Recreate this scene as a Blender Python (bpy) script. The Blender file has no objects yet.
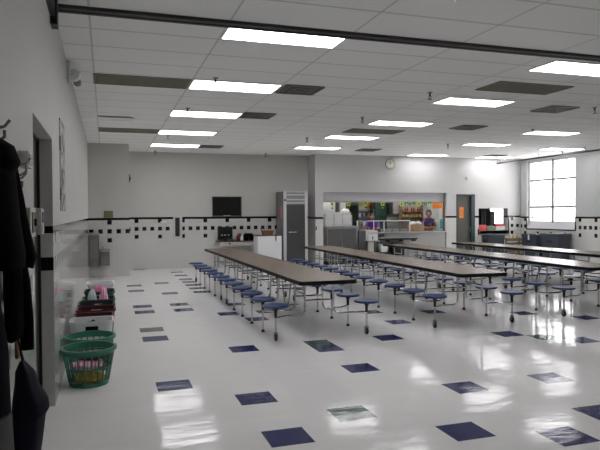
import bpy, bmesh, math, random
from mathutils import Vector, Matrix, noise
FT = 0.3048
PI = math.pi
sc = bpy.context.scene
COL = sc.collection
random.seed(4)

# ------------------------------------------------------------------ node helpers
class N:
    """tiny expression builder over shader math nodes"""
    def __init__(s, nt, sock): s.nt, s.s = nt, sock
    def _m(s, op, *a):
        n = s.nt.nodes.new('ShaderNodeMath'); n.operation = op
        for i, v in enumerate((s,) + a):
            if isinstance(v, N): s.nt.links.new(v.s, n.inputs[i])
            else: n.inputs[i].default_value = v
        return N(s.nt, n.outputs[0])
    def __add__(s, o): return s._m('ADD', o)
    def __sub__(s, o): return s._m('SUBTRACT', o)
    def __mul__(s, o): return s._m('MULTIPLY', o)
    def lt(s, o): return s._m('LESS_THAN', o)
    def gt(s, o): return s._m('GREATER_THAN', o)
    def abs(s): return s._m('ABSOLUTE')
    def fract(s): return s._m('FRACT')
    def min(s, o): return s._m('MINIMUM', o)
    def max(s, o): return s._m('MAXIMUM', o)

def new_mat(name):
    m = bpy.data.materials.new(name); m.use_nodes = True
    return m, m.node_tree, m.node_tree.nodes['Principled BSDF']

def mat(name, col, rough=0.6, metal=0.0, spec=0.5, var=0.06, scale=6.0, alpha=None):
    m, nt, b = new_mat(name)
    b.inputs['Roughness'].default_value = rough
    b.inputs['Metallic'].default_value = metal
    b.inputs['Specular IOR Level'].default_value = spec
    tc = nt.nodes.new('ShaderNodeTexCoord'); nz = nt.nodes.new('ShaderNodeTexNoise')
    nz.inputs['Scale'].default_value = scale; nz.inputs['Detail'].default_value = 4
    nt.links.new(tc.outputs['Object'], nz.inputs['Vector'])
    mx = nt.nodes.new('ShaderNodeMix'); mx.data_type = 'RGBA'
    mx.inputs[6].default_value = [c * (1 - var) for c in col] + [1]
    mx.inputs[7].default_value = [min(1, c * (1 + var)) for c in col] + [1]
    nt.links.new(nz.outputs['Fac'], mx.inputs[0])
    nt.links.new(mx.outputs[2], b.inputs['Base Color'])
    return m

def emit(name, col, strength):
    m, nt, b = new_mat(name)
    b.inputs['Base Color'].default_value = (*col, 1)
    b.inputs['Emission Color'].default_value = (*col, 1)
    b.inputs['Emission Strength'].default_value = strength
    return m

def mixcol(nt, f, a, b):
    mx = nt.nodes.new('ShaderNodeMix'); mx.data_type = 'RGBA'
    nt.links.new(f.s, mx.inputs[0])
    for i, c in ((6, a), (7, b)):
        if isinstance(c, N): nt.links.new(c.s, mx.inputs[i])
        else: mx.inputs[i].default_value = (*c, 1)
    return N(nt, mx.outputs[2])

def wall_mat(name, axis, u0, bz=(4.64, 4.78), vm=3.70, paint=(.535, .53, .505), p=0.706, plain=False, lim=None):
    """painted block above a glazed white tile dado with black squares"""
    m, nt, b = new_mat(name)
    tc = nt.nodes.new('ShaderNodeTexCoord'); sx = nt.nodes.new('ShaderNodeSeparateXYZ')
    nt.links.new(tc.outputs['Object'], sx.inputs[0])
    u = N(nt, sx.outputs[axis]) * (1 / FT); z = N(nt, sx.outputs[2]) * (1 / FT)
    w = .176
    def near(v, c, h): return (v - c).abs().lt(h)
    def rep(per): return ((((u - u0) * (1 / per) + 0.5).fract() - 0.5).abs() * per).lt(w)
    black = rep(p) * near(z, vm, w)
    full = rep(3 * p) * (near(z, vm + .73, w).max(near(z, vm - .73, w)))
    black = black.max(full)
    if lim: black = black * (u.gt(lim[1]).max(u.lt(lim[0])))
    black = black.max(near(z, (bz[0] + bz[1]) / 2 - .03, (bz[1] - bz[0]) / 2 + .03))
    g = p / 2
    gu = ((((u - u0) * (1 / g)).fract() - 0.5).abs()).lt(0.022)
    gz = ((((z - vm) * (1 / g)).fract() - 0.5).abs()).lt(0.022)
    grout = gu.max(gz)
    tile = mixcol(nt, grout, (.60, .605, .58), (.53, .53, .51))
    dado = mixcol(nt, black, tile, (.008, .008, .009))
    nz = nt.nodes.new('ShaderNodeTexNoise'); nz.inputs['Scale'].default_value = 1.2
    nt.links.new(tc.outputs['Object'], nz.inputs['Vector'])
    bj = ((u * (1 / 1.333)).fract().lt(.012)).max((z * (1 / .667)).fract().lt(.02))
    pc = mixcol(nt, N(nt, nz.outputs['Fac']), tuple(c * .95 for c in paint), tuple(c * 1.03 for c in paint))
    pc = mixcol(nt, bj * 0.25, pc, tuple(c * .8 for c in paint))
    up = z.gt(bz[1])
    if plain: col = pc
    else: col = mixcol(nt, up, dado, pc)
    nt.links.new(col.s, b.inputs['Base Color'])
    b.inputs['Specular IOR Level'].default_value = .32
    r = up * .47 + .09
    if plain: b.inputs['Roughness'].default_value = .55
    else: nt.links.new(r.s, b.inputs['Roughness'])
    return m

# ------------------------------------------------------------------ mesh builder (all numbers in feet)
class MB:
    def __init__(s): s.bm = bmesh.new(); s.mi = 0
    def _tag(s, fs):
        for f in fs: f.material_index = s.mi
    def box(s, x0, x1, y0, y1, z0, z1, bev=0):
        r = bmesh.ops.create_cube(s.bm, size=1)
        vs = r['verts']
        for v in vs:
            v.co = Vector(((x0 + x1) / 2 + v.co.x * (x1 - x0), (y0 + y1) / 2 + v.co.y * (y1 - y0), (z0 + z1) / 2 + v.co.z * (z1 - z0)))
        fs = list({f for v in vs for f in v.link_faces}); s._tag(fs)
        if bev:
            es = list({e for f in fs for e in f.edges})
            q = bmesh.ops.bevel(s.bm, geom=es, offset=bev, segments=2, affect='EDGES', profile=.6)
            s._tag(q['faces'])
        return s
    def ring_loft(s, rings, cap=(True, True), closed=False):
        """rings: lists of points (same count), skinned in order"""
        vr = [[s.bm.verts.new(p) for p in r] for r in rings]
        n = len(vr[0]); fs = []
        pairs = list(zip(vr, vr[1:])) + ([(vr[-1], vr[0])] if closed else [])
        for a, b in pairs:
            for i in range(n):
                j = (i + 1) % n
                fs.append(s.bm.faces.new((a[i], a[j], b[j], b[i])))
        if not closed:
            if cap[0]: fs.append(s.bm.faces.new(vr[0][::-1]))
            if cap[1]: fs.append(s.bm.faces.new(vr[-1]))
        s._tag(fs)
        return s
    def tube(s, pts, r, seg=8, cap=True):
        pts = [Vector(p) for p in pts]; rings = []
        up = None
        for i, p in enumerate(pts):
            d = (pts[min(i + 1, len(pts) - 1)] - pts[max(i - 1, 0)]).normalized()
            if up is None: up = Vector((0, 0, 1)) if abs(d.z) < .9 else Vector((1, 0, 0))
            a = d.cross(up); 
            if a.length < 1e-4: a = d.cross(Vector((0, 1, 0)))
            a.normalize(); b = a.cross(d).normalized(); up = b
            rr = r[i] if isinstance(r, (list, tuple)) else r
            rings.append([p + (a * math.cos(t) + b * math.sin(t)) * rr for t in [2 * PI * k / seg for k in range(seg)]])
        return s.ring_loft(rings, (cap, cap))
    def lathe(s, prof, c=(0, 0, 0), seg=20, axis='z', sx=1, sy=1):
        """prof: (radius, height) pairs"""
        rings = []
        for r, h in prof:
            ring = []
            for k in range(seg):
                t = 2 * PI * k / seg; a, b = r * math.cos(t) * sx, r * math.sin(t) * sy
                q = {'z': (a, b, h), 'y': (a, h, b), 'x': (h, a, b)}[axis]
                ring.append((c[0] + q[0], c[1] + q[1], c[2] + q[2]))
            rings.append(ring)
        return s.ring_loft(rings)
    def prism(s, poly, z0, z1):
        return s.ring_loft([[(x, y, z0) for x, y in poly], [(x, y, z1) for x, y in poly]])
    def poly_y(s, poly, y0, y1):
        return s.ring_loft([[(x, y0, z) for x, z in poly], [(x, y1, z) for x, z in poly]])
    def torus(s, c, R, r, seg=24, sub=6, axis='z', sx=1, sy=1):
        rings = []
        for k in range(seg):
            t = 2 * PI * k / seg; ring = []
            for j in range(sub):
                q = 2 * PI * j / sub; rr = R + r * math.cos(q); h = r * math.sin(q)
                a, b = rr * math.cos(t) * sx, rr * math.sin(t) * sy
                o = {'z': (a, b, h), 'y': (a, h, b), 'x': (h, a, b)}[axis]
                ring.append((c[0] + o[0], c[1] + o[1], c[2] + o[2]))
            rings.append(ring)
        return s.ring_loft(rings, closed=True)
    def build(s, name, mats, parent=None, loc=None, sharp=35):
        bmesh.ops.recalc_face_normals(s.bm, faces=s.bm.faces)
        for v in s.bm.verts: v.co *= FT
        me = bpy.data.meshes.new(name)
        for f in s.bm.faces: f.smooth = True
        s.bm.to_mesh(me); s.bm.free()
        me.set_sharp_from_angle(angle=math.radians(sharp))
        for m in (mats if isinstance(mats, (list, tuple)) else [mats]): me.materials.append(m)
        o = bpy.data.objects.new(name, me); COL.objects.link(o)
        if loc: o.location = [c * FT for c in loc]
        if parent: o.parent = parent
        return o

def thing(name, label, cat, loc=(0, 0, 0), rz=0, group=None):
    o = bpy.data.objects.new(name, None); COL.objects.link(o)
    o.location = [c * FT for c in loc]; o.rotation_euler.z = rz
    o.empty_display_size = .1
    return tag(o, label, cat, group)
def tag(o, label, cat, group=None):
    o['label'] = label; o['category'] = cat
    if group: o['group'] = group
    return o
def struct(o): o['kind'] = 'structure'; return o
def dup(root, loc, label, rz=0):
    r = root.copy(); COL.objects.link(r); r.location = [c * FT for c in loc]; r.rotation_euler.z = rz
    r['label'] = label
    for ch in list(root.children):
        c = ch.copy(); COL.objects.link(c); c.parent = r
        for g in list(ch.children):
            d = g.copy(); COL.objects.link(d); d.parent = c
    return r

# ------------------------------------------------------------------ materials
M = {}
M['paint'] = mat('painted block', (.60, .61, .59), .55)
M['black_trim'] = mat('black glazed tile', (.008, .008, .009), .15)
M['chrome'] = mat('chrome tube', (.62, .63, .65), .22, 1.0)
M['steel'] = mat('brushed steel', (.50, .51, .51), .34, 1.0, var=.1)
M['steel_dark'] = mat('dull steel', (.30, .31, .31), .42, 1.0, var=.1)
M['steel_paint'] = mat('pale grey metal', (.52, .53, .53), .4)
M['laminate'] = mat('brown laminate', (.19, .142, .102), .27, var=.07, scale=20)
M['edge'] = mat('black rubber edge', (.006, .006, .006), .55, spec=.2)
M['blue'] = mat('blue plastic seat', (.019, .046, .165), .35)
M['fount'] = mat('grey steel panel', (.13, .13, .125), .4, .3)
M['vent'] = mat('dark vent metal', (.16, .155, .14), .6)
M['black'] = mat('black plastic', (.012, .012, .013), .45)
M['foam'] = mat('white foam', (.88, .88, .88), .6)
M['white'] = mat('white plastic', (.74, .75, .76), .4)
M['cream'] = mat('cream metal', (.55, .54, .49), .45)
M['green'] = mat('green plastic', (.04, .20, .13), .35)
M['dkgreen'] = mat('dark green plastic', (.012, .055, .035), .4)
M['maroon'] = mat('maroon plastic', (.075, .014, .018), .4)
M['pink'] = mat('pink cloth', (.70, .17, .36), .8)
M['yellow'] = mat('yellow cloth', (.52, .36, .07), .8)
M['redbrown'] = mat('dark red cloth', (.16, .03, .03), .85)
M['paleblue'] = mat('pale blue cloth', (.50, .60, .62), .85)
M['coat_black'] = mat('black coat cloth', (.005, .0045, .006), .95, spec=.05)
M['coat_dark'] = mat('charcoal coat cloth', (.007, .0065, .009), .95, spec=.05)
M['coat_grey'] = mat('grey knit', (.09, .09, .09), .95)
M['bag_navy'] = mat('navy nylon', (.007, .005, .018), .7, spec=.15)
M['peach'] = mat('peach cloth', (.5, .27, .17), .9)
M['bin'] = mat('slate grey plastic', (.045, .055, .072), .4)
M['tan'] = mat('tan wood', (.17, .12, .075), .6, var=.15)
M['brown'] = mat('brown cardboard', (.34, .22, .13), .8)
M['wicker'] = mat('brown wicker', (.20, .075, .03), .8, var=.4, scale=60)
M['orange'] = mat('orange paper', (.85, .26, .05), .7)
M['teal'] = mat('teal paper', (.10, .42, .42), .7)
M['flower'] = mat('yellow green paper', (.66, .66, .14), .7)
M['leaf'] = mat('green paper', (.12, .27, .05), .7)
M['red'] = mat('red plastic', (.55, .06, .06), .4)
M['skin'] = mat('skin', (.36, .19, .13), .6)
M['skin_dark'] = mat('deeper skin', (.22, .11, .07), .6)
M['hair'] = mat('dark hair', (.012, .009, .008), .6)
M['purple'] = mat('purple shirt', (.13, .05, .33), .8)
M['navy'] = mat('navy purple shirt', (.04, .03, .12), .8)
M['trouser'] = mat('dark trousers', (.02, .02, .025), .85)
M['door_grey'] = mat('grey green door paint', (.085, .085, .07), .5)
M['door_frame'] = mat('dark teal frame paint', (.02, .045, .05), .4)
M['grille'] = mat('dull grey grille', (.30, .28, .23), .7)
M['track'] = mat('dark grey metal', (.035, .036, .037), .5)
M['fixture'] = mat('white enamel', (.75, .75, .75), .35)
M['diffuser'] = emit('lit diffuser', (1.0, .97, 1.0), 9.5)
M['kitchen_lamp'] = emit('lit kitchen diffuser', (1.0, .98, .96), 10.0)
M['glass_dark'] = mat('dark glass', (.012, .014, .012), .12)

def glass_mat():
    m, nt, b = new_mat('clear pane')
    nt.nodes.remove(b)
    out = nt.nodes['Material Output']
    t = nt.nodes.new('ShaderNodeBsdfTransparent'); g = nt.nodes.new('ShaderNodeBsdfGlossy')
    g.inputs['Roughness'].default_value = .03
    lw = nt.nodes.new('ShaderNodeLayerWeight'); lw.inputs['Blend'].default_value = .5
    fr = N(nt, lw.outputs['Facing'])._m('POWER', 5.0) * .9 + .05
    mx = nt.nodes.new('ShaderNodeMixShader')
    nt.links.new(fr.s, mx.inputs[0]); nt.links.new(t.outputs[0], mx.inputs[1]); nt.links.new(g.outputs[0], mx.inputs[2])
    nt.links.new(mx.outputs[0], out.inputs[0])
    return m
M['glass'] = glass_mat()

def floor_mats():
    res = []
    for nm, col, var, sc_ in (('white vinyl floor', (.80, .80, .785), .05, 3), ('blue vinyl tile', (.022, .03, .125), .25, 9),
                              ('green vinyl tile', (.04, .10, .075), .5, 9), ('grey green vinyl tile', (.12, .125, .115), .3, 9)):
        m, nt, b = new_mat(nm)
        tc = nt.nodes.new('ShaderNodeTexCoord')
        nz = nt.nodes.new('ShaderNodeTexNoise'); nz.inputs['Scale'].default_value = sc_; nz.inputs['Detail'].default_value = 5
        nz.inputs['Distortion'].default_value = 1.2
        nt.links.new(tc.outputs['Object'], nz.inputs['Vector'])
        c = mixcol(nt, N(nt, nz.outputs['Fac']), tuple(k * (1 - var) for k in col), tuple(k * (1 + var) for k in col))
        sx = nt.nodes.new('ShaderNodeSeparateXYZ'); nt.links.new(tc.outputs['Object'], sx.inputs[0])
        seam = ((N(nt, sx.outputs[0]) * (1 / FT) + .5).fract() - .5).abs().lt(.006).max(((N(nt, sx.outputs[1]) * (1 / FT) + .5).fract() - .5).abs().lt(.006))
        c = mixcol(nt, seam * .15, c, tuple(k * .75 for k in col))
        nt.links.new(c.s, b.inputs['Base Color'])
        n2 = nt.nodes.new('ShaderNodeTexNoise'); n2.inputs['Scale'].default_value = 2.2; n2.inputs['Detail'].default_value = 6
        mp = nt.nodes.new('ShaderNodeMapping'); mp.inputs['Scale'].default_value = (1, 2.5, 1)
        nt.links.new(tc.outputs['Object'], mp.inputs[0]); nt.links.new(mp.outputs[0], n2.inputs['Vector'])
        r = N(nt, n2.outputs['Fac']) * .09 + .045
        nt.links.new(r.s, b.inputs['Roughness'])
        b.inputs['Specular IOR Level'].default_value = .16
        n3 = nt.nodes.new('ShaderNodeTexNoise'); n3.inputs['Scale'].default_value = 2.6; n3.inputs['Detail'].default_value = 3
        nt.links.new(mp.outputs[0], n3.inputs['Vector'])
        bp = nt.nodes.new('ShaderNodeBump'); bp.inputs['Strength'].default_value = .12; bp.inputs['Distance'].default_value = .02
        nt.links.new(n3.outputs['Fac'], bp.inputs['Height']); nt.links.new(bp.outputs[0], b.inputs['Normal'])
        res.append(m)
    return res

def ceiling_mat():
    m, nt, b = new_mat('ceiling tile')
    tc = nt.nodes.new('ShaderNodeTexCoord'); sx = nt.nodes.new('ShaderNodeSeparateXYZ')
    nt.links.new(tc.outputs['Object'], sx.inputs[0])
    x = N(nt, sx.outputs[0]) * (1 / FT); y = N(nt, sx.outputs[1]) * (1 / FT)
    lx = (((x - 4.25) * .25 + .5).fract() - .5).abs().lt(.008); ly = (((y - 17.3) * .5 + .5).fract() - .5).abs().lt(.024)
    nz = nt.nodes.new('ShaderNodeTexNoise'); nz.inputs['Scale'].default_value = 60
    nt.links.new(tc.outputs['Object'], nz.inputs['Vector'])
    wn = nt.nodes.new('ShaderNodeTexWhiteNoise'); wn.noise_dimensions = '2D'
    cb = nt.nodes.new('ShaderNodeCombineXYZ')
    fx = ((x - 4.25) * .25)._m('FLOOR'); fy = ((y - 17.3) * .5)._m('FLOOR')
    nt.links.new(fx.s, cb.inputs[0]); nt.links.new(fy.s, cb.inputs[1]); nt.links.new(cb.outputs[0], wn.inputs['Vector'])
    f = N(nt, nz.outputs['Fac']) * .6 + N(nt, wn.outputs['Value']) * .4
    c = mixcol(nt, f, (.87, .88, .86), (.93, .94, .92))
    c = mixcol(nt, lx.max(ly) * .45, c, (.30, .30, .29))
    nt.links.new(c.s, b.inputs['Base Color']); b.inputs['Roughness'].default_value = .8
    return m

# ------------------------------------------------------------------ the setting
XL, XR, YB, YK, ZC, YF = -.695, 44.0, 56.6, 54.4, 10.854, -9.0
FM = floor_mats()
tiles = {}
for c in [(2, 17), (5, 21), (4, 15), (2, 24), (4, 12), (8, 17), (10, 14), (8, 11), (13, 14), (16, 20), (18, 18), (11, 21), (8, 20),
          (3, 56), (6, 52), (6, 49), (6, 46), (6, 44), (6, 42), (6, 40), (6, 38), (4, 44), (2, 43), (2, 40), (4, 38), (4, 31), (2, 33), (2, 31),
          (6, 29), (7, 32), (8, 29), (7, 27), (20, 24), (22, 22), (13, 24), (12, 11), (10, 10), (-1, 12), (16, 26), (12, 6), (14, 9), (2, 6), (25, 17), (28, 21)]: tiles[c] = 1
for c in [(6, 13), (17, 19), (8, 21), (4, 33), (13, 27)]: tiles[c] = 2
tiles[(2, 26)] = 3
bm = bmesh.new()
xs = [-1.5] + list(range(-1, 50)); ys = list(range(-9, 68)) + [68]
grid = [[bm.verts.new((x * FT, y * FT, 0)) for x in xs] for y in ys]
for j in range(len(ys) - 1):
    for i in range(len(xs) - 1):
        f = bm.faces.new((grid[j][i], grid[j][i + 1], grid[j + 1][i + 1], grid[j + 1][i]))
        f.material_index = tiles.get((math.floor(xs[i]), ys[j]), 0)
me = bpy.data.meshes.new('floor'); bm.to_mesh(me); bm.free()
for m in FM: me.materials.append(m)
o = bpy.data.objects.new('floor', me); COL.objects.link(o); struct(o)

struct(MB().box(XL - .4, XR + .4, YF, YB + .2, ZC, ZC + .25).build('ceiling', ceiling_mat()))

# left wall with the doorway
wl = wall_mat('left wall finish', 1, 16.59 + .706, (4.65, 4.78), 3.78)
b = MB()
b.box(-1.035, XL, YF, 12.24, 0, ZC).box(-1.035, XL, 16.6, YB + .2, 0, ZC).box(-1.035, XL, 12.24, 16.6, 7.07, ZC)
struct(b.build('wall_left', wl))
d = struct(MB().box(-1.3, -1.06, 12.30, 16.50, .02, 7.0).build('door_1', mat('dark door', (.012, .011, .010), .4)))
b = MB().box(-1.36, -1.0, 16.50, 16.61, 0, 7.07).box(-1.36, -1.0, 12.23, 12.30, 0, 7.07).box(-1.36, -1.0, 12.30, 16.50, 7.0, 7.08)
b.build('door_frame', M['black'], d)
b = MB(); b.tube([(-1.06, 12.8, 3.3), (-.9, 12.8, 3.3), (-.9, 13.15, 3.3)], .035); b.build('door_handle', M['chrome'], d)

# back wall, corner pier, kitchen wall
struct(MB().box(XL - .34, 20.06, YB, YB + .35, 0, ZC).build('wall_back', wall_mat('back wall finish', 0, 3.33, (4.67, 4.81), 3.73)))
struct(MB().box(XL, 2.5, 50.6, YB, 0, ZC).build('wall_pier', wall_mat('pier finish', 0, .93, (4.67, 4.80), 3.70)))
b = MB()
OX0, OX1 = 20.87, 34.67
DX0, DX1 = 35.85, 38.1
PX0, PX1, PZ0, PZ1 = 38.6, 42.33, 2.75, 5.5
Y1 = YK + .7
b.box(20.06, OX0, YK, Y1, 0, ZC).box(OX0, OX1, YK, Y1, 7.13, ZC).box(OX1, DX0, YK, Y1, 0, ZC).box(DX0, DX1, YK, Y1, 6.98, ZC)
b.box(DX1, PX0, YK, Y1, 0, ZC).box(PX0, PX1, YK, Y1, PZ1, ZC).box(PX0, PX1, YK, Y1, 0, PZ0).box(PX1, XR, YK, Y1, 0, ZC)
b.box(20.06, 20.45, Y1, YB + .35, 0, ZC)
struct(b.build('wall_kitchen', wall_mat('kitchen wall finish', 0, 42.85 , (4.58, 4.71), 3.62, paint=(.52, .515, .51), lim=(20.2, 42.4))))
# window wall
WY0, WY1, WZ0, WZ1 = 46.45, 53.4, 3.95, 10.5
b = MB().box(XR, XR + .8, YF, WY0, 0, ZC).box(XR, XR + .8, WY1, YK + .7, 0, ZC).box(XR, XR + .8, WY0, WY1, 0, 3.3).box(XR, XR + .8, WY0, WY1, WZ1, ZC)
struct(b.build('wall_right', wall_mat('window wall finish', 1, 45.8, (4.48, 4.60), 3.56, p=.656, paint=(.50, .51, .51))))
struct(MB().box(XL - .34, XR + .8, YF - .3, YF, 0, ZC).build('wall_front', wall_mat('front wall finish', 0, 1.0)))
w = struct(MB().box(XR + .25, XR + .38, WY0, WY0 + .2, WZ0, WZ1).box(XR + .25, XR + .38, WY1 - .2, WY1, WZ0, WZ1)
           .box(XR + .25, XR + .38, WY0, WY1, WZ0 - .02, WZ0 + .16).box(XR + .25, XR + .38, WY0, WY1, WZ1 - .2, WZ1).build('window_1', M['fixture']))
MB().box(XR + .20, XR + .4, 49.72, 49.88, WZ0, WZ1).build('mullion', mat('grey mullion', (.14, .14, .14), .5), w)
for z in (5.6, 8.43): MB().box(XR + .24, XR + .36, WY0 + .2, WY1 - .2, z - .1, z + .1).build('glazing_bar', mat('pale bar', (.25, .25, .25), .5), w)
MB().box(XR + .30, XR + .32, WY0 + .2, 49.72, WZ0 + .16, WZ1 - .2).build('pane', M['glass'], w)
MB().box(XR + .30, XR + .32, 49.88, WY1 - .2, WZ0 + .16, WZ1 - .2).build('pane', M['glass'], w)
# sloped sill of the window
b = MB().ring_loft([[(XR + .001, y, 3.3), (XR + .8, y, 3.3), (XR + .8, y, 3.95), (XR + .25, y, 3.95), (XR + .001, y, 3.34)] for y in (WY0, WY1)])
b.build('window_sill', M['white'], w)
b = MB().box(XR - .02, XR + .01, WY0 - .12, WY0, 3.2, 4.6).box(XR - .02, XR + .01, WY1, WY1 + .12, 3.2, 4.6).box(XR - .02, XR + .01, WY0, WY1, 3.2, 3.32)
struct(b.build('trim_1', M['black_trim']))
b = MB().box(PX1, PX1 + .13, YK - .02, YK + .01, PZ0 - .1, 4.7).box(PX0 - .12, PX0, YK - .02, YK + .01, PZ0 - .1, 3.3)
struct(b.build('trim_2', M['black_trim']))

# kitchen and dish room shells
KZ = 9.4
kp = mat('kitchen wall paint', (.66, .66, .65), .5)
struct(MB().box(20.1, 36.9, Y1, 56.96, KZ, KZ + .2).box(14.0, 36.9, 56.96, 67.0, KZ, KZ + .2).build('ceiling_kitchen', kp))
struct(MB().box(14.0, 36.9, 66.6, 67.0, 0, KZ).build('wall_kitchen_back', kp))
struct(MB().box(36.5, 36.9, Y1, 66.6, 0, KZ).build('wall_kitchen_side', kp))
struct(MB().box(14.0, 14.3, YB + .35, 66.6, 0, KZ).build('wall_kitchen_end', kp))
DW = (44.0, 46.1, 3.6, 5.62)
b = MB().box(48.4, 48.8, Y1, 60.0, 0, 8).box(XR + .8, 48.8, Y1 - .3, Y1, 0, 8).box(36.9, DW[0], 60.0, 60.4, 0, 8).box(DW[1], 48.8, 60.0, 60.4, 0, 8).box(DW[0], DW[1], 60.0, 60.4, 0, DW[2]).box(DW[0], DW[1], 60.0, 60.4, DW[3], 8)
struct(b.build('wall_dish_room', kp))
struct(MB().box(36.9, 48.8, Y1, 60.4, 8, 8.2).build('ceiling_dish_room', kp))
w2 = struct(MB().box(DW[0], DW[0] + .1, 60.1, 60.25, DW[2], DW[3]).box(DW[1] - .1, DW[1], 60.1, 60.25, DW[2], DW[3])
            .box(DW[0], DW[1], 60.1, 60.25, DW[2], DW[2] + .1).box(DW[0], DW[1], 60.1, 60.25, DW[3] - .1, DW[3]).build('window_2', M['fixture']))
MB().box(DW[0] + .1, DW[1] - .1, 60.16, 60.18, DW[2] + .1, DW[3] - .1).build('pane', M['glass'], w2)
# grey service door
d2 = struct(MB().box(DX0 + .1, DX1 - .3, YK + .2, YK + .35, .03, 6.85).build('door_2', M['door_grey']))
MB().box(DX0, DX0 + .1, YK - .03, YK + .4, 0, 6.98).box(DX1 - .42, DX1 + .02, YK - .05, YK + .4, 0, 6.98).box(DX0, DX1, YK - .05, YK + .4, 6.85, 6.99).build('door_frame', M['door_frame'], d2)
MB().box(DX1 - .52, DX1 - .44, YK + .1, YK + .2, 3.0, 3.5).build('door_handle', M['steel'], d2)
for z in (5.2, 5.9, 6.5): MB().box(DX1 - .47, DX1 - .42, YK + .12, YK + .2, z, z + .22).build('hinge', M['chrome'], d2)
# partition tracks on the ceiling
struct(MB().box(XL, XR, 17.28, 17.40, -.10, 0).box(XL, XR, 17.60, 17.72, -.10, 0).box(XL, XR, 17.40, 17.60, -.07, 0).build('trim_3', M['track'], loc=(0, 0, ZC)))
b = MB().box(40.9, 41.05, 22, YK, ZC - .56, ZC - .42)
for y in range(24, 55, 6): b.box(40.96, 40.99, y - .015, y + .015, ZC - .42, ZC)
struct(b.build('trim_4', M['track']))
struct(MB().box(XL, XL + .12, 14.2, 16.9, 10.3, ZC).box(XL, XL + .17, 16.6, 17.1, 10.1, ZC).build('trim_5', M['black']))

# ------------------------------------------------------------------ ceiling fittings
def light(x, y, label, w=4.0, d=2.0, first=[]):
    if first:
        return dup(first[0], (x, y, ZC), label)
    t = thing('ceiling_light', label, 'ceiling light', (x, y, ZC), 0, 'fluorescent ceiling panels')
    b = MB()
    hw, hd = w / 2, d / 2
    b.box(-hw, hw, -hd, -hd + .07, -.05, 0).box(-hw, hw, hd - .07, hd, -.05, 0).box(-hw, -hw + .07, -hd, hd, -.05, 0).box(hw - .07, hw, -hd, hd, -.05, 0)
    b.build('frame', M['fixture'], t)
    b = MB().box(-hw + .07, hw - .07, -hd + .07, hd - .07, -.035, -.005); b.build('diffuser', M['diffuser'], t)
    first.append(t); return t
nth = ['first', 'second', 'third', 'fourth', 'fifth']
for (x, y), k in zip([(6.25, 18.28), (6.25, 26.3), (6.2, 34.2), (6.2, 42.35), (6.25, 50.5)], nth):
    lo = light(x, y, 'lit ceiling panel, %s from the track, row by the wall with laundry baskets' % k)
    if k == 'first': lo0 = lo
lo0.scale.y = .85
for (x, y), k in zip([(18.95, 19.05), (18.98, 26.53), (18.8, 34.3), (18.56, 41.74), (18.5, 49.3)], nth):
    light(x, y, 'lit ceiling panel, %s from the dark track, row ending before the clock' % k)
for (x, y), k in zip([(31.7, 35.5), (31.6, 43.15), (31.4, 52.6)], ('nearest the camera', 'middle one', 'nearest the kitchen wall')):
    light(x, y, 'lit ceiling panel, %s row leading to the grey service door' % k)
for (x, y), k in zip([(40.6, 44.4), (39.6, 53.0)], ('beside the tall window', 'near the dish pass-through')):
    light(x, y, 'lit ceiling panel %s and the dark window-side track' % k)
light(7.75, 12.92, 'lit ceiling panel on the camera side of the dark track')

def grille(x, y, label):
    t = thing('ceiling_grille', label, 'ceiling grille', (x, y, ZC), 0, 'return air grilles')
    b = MB(); b.box(-2, 2, -.95, -.88, -.05, 0).box(-2, 2, .88, .95, -.05, 0).box(-2, -1.93, -.95, .95, -.05, 0).box(1.93, 2, -.95, .95, -.05, 0)
    b.build('frame', M['grille'], t)
    b = MB().box(-1.95, 1.95, -.9, .9, -.01, 0)
    for i in range(-19, 20): b.box(i * .1 - .012, i * .1 + .012, -.9, .9, -.035, -.01)
    for i in range(-8, 9): b.box(-1.95, 1.95, i * .1 - .012, i * .1 + .012, -.035, -.01)
    b.build('grid', M['grille'], t)
grille(2.2, 26.4, 'dull grey grille panel beside the second lit panel from the track, by basket wall')
grille(2.22, 42.3, 'dull grey grille panel beside the fourth lit panel, closest to the corner pier')
grille(18.7, 38.2, 'dull grey grille panel between two lit panels mid ceiling')
grille(19.2, 22.85, 'dull grey grille panel just beyond the dark track, large over the tables')

def vent(x, y, label):
    t = thing('ceiling_vent', label, 'ceiling vent', (x, y, ZC), 0, 'square air diffusers')
    b = MB()
    for k, s in enumerate((.88, .67, .46, .24)):
        for sx, sy in ((1, 0), (-1, 0), (0, 1), (0, -1)):
            z = -.06 + .02 * (k % 2)
            if sx: b.box(sx * s - .06, sx * s + .06, -s, s, z, 0)
            else: b.box(-s, s, sy * s - .06, sy * s + .06, z, 0)
    b.build('louvre', M['vent'], t)
    MB().box(-.86, .86, -.86, .86, -.008, 0).build('backing', M['black'], t)
vent(9.3, 26.15, 'square louvred air vent touching the second lit panel of the row by the basket wall')
vent(9.15, 33.8, 'square louvred air vent touching the third lit panel of the row by the basket wall')
vent(9.28, 50.65, 'square louvred air vent touching the panel closest to the back wall')
vent(24.65, 27.1, 'square louvred air vent nearest the camera over the tables, beside a sprinkler')
vent(24.05, 34.6, 'square louvred air vent between the third panels of two rows mid ceiling')
vent(23.5, 49.6, 'square louvred air vent in front of the clock')
vent(38.4, 51.4, 'square louvred air vent near the dark window-side track end')

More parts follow.
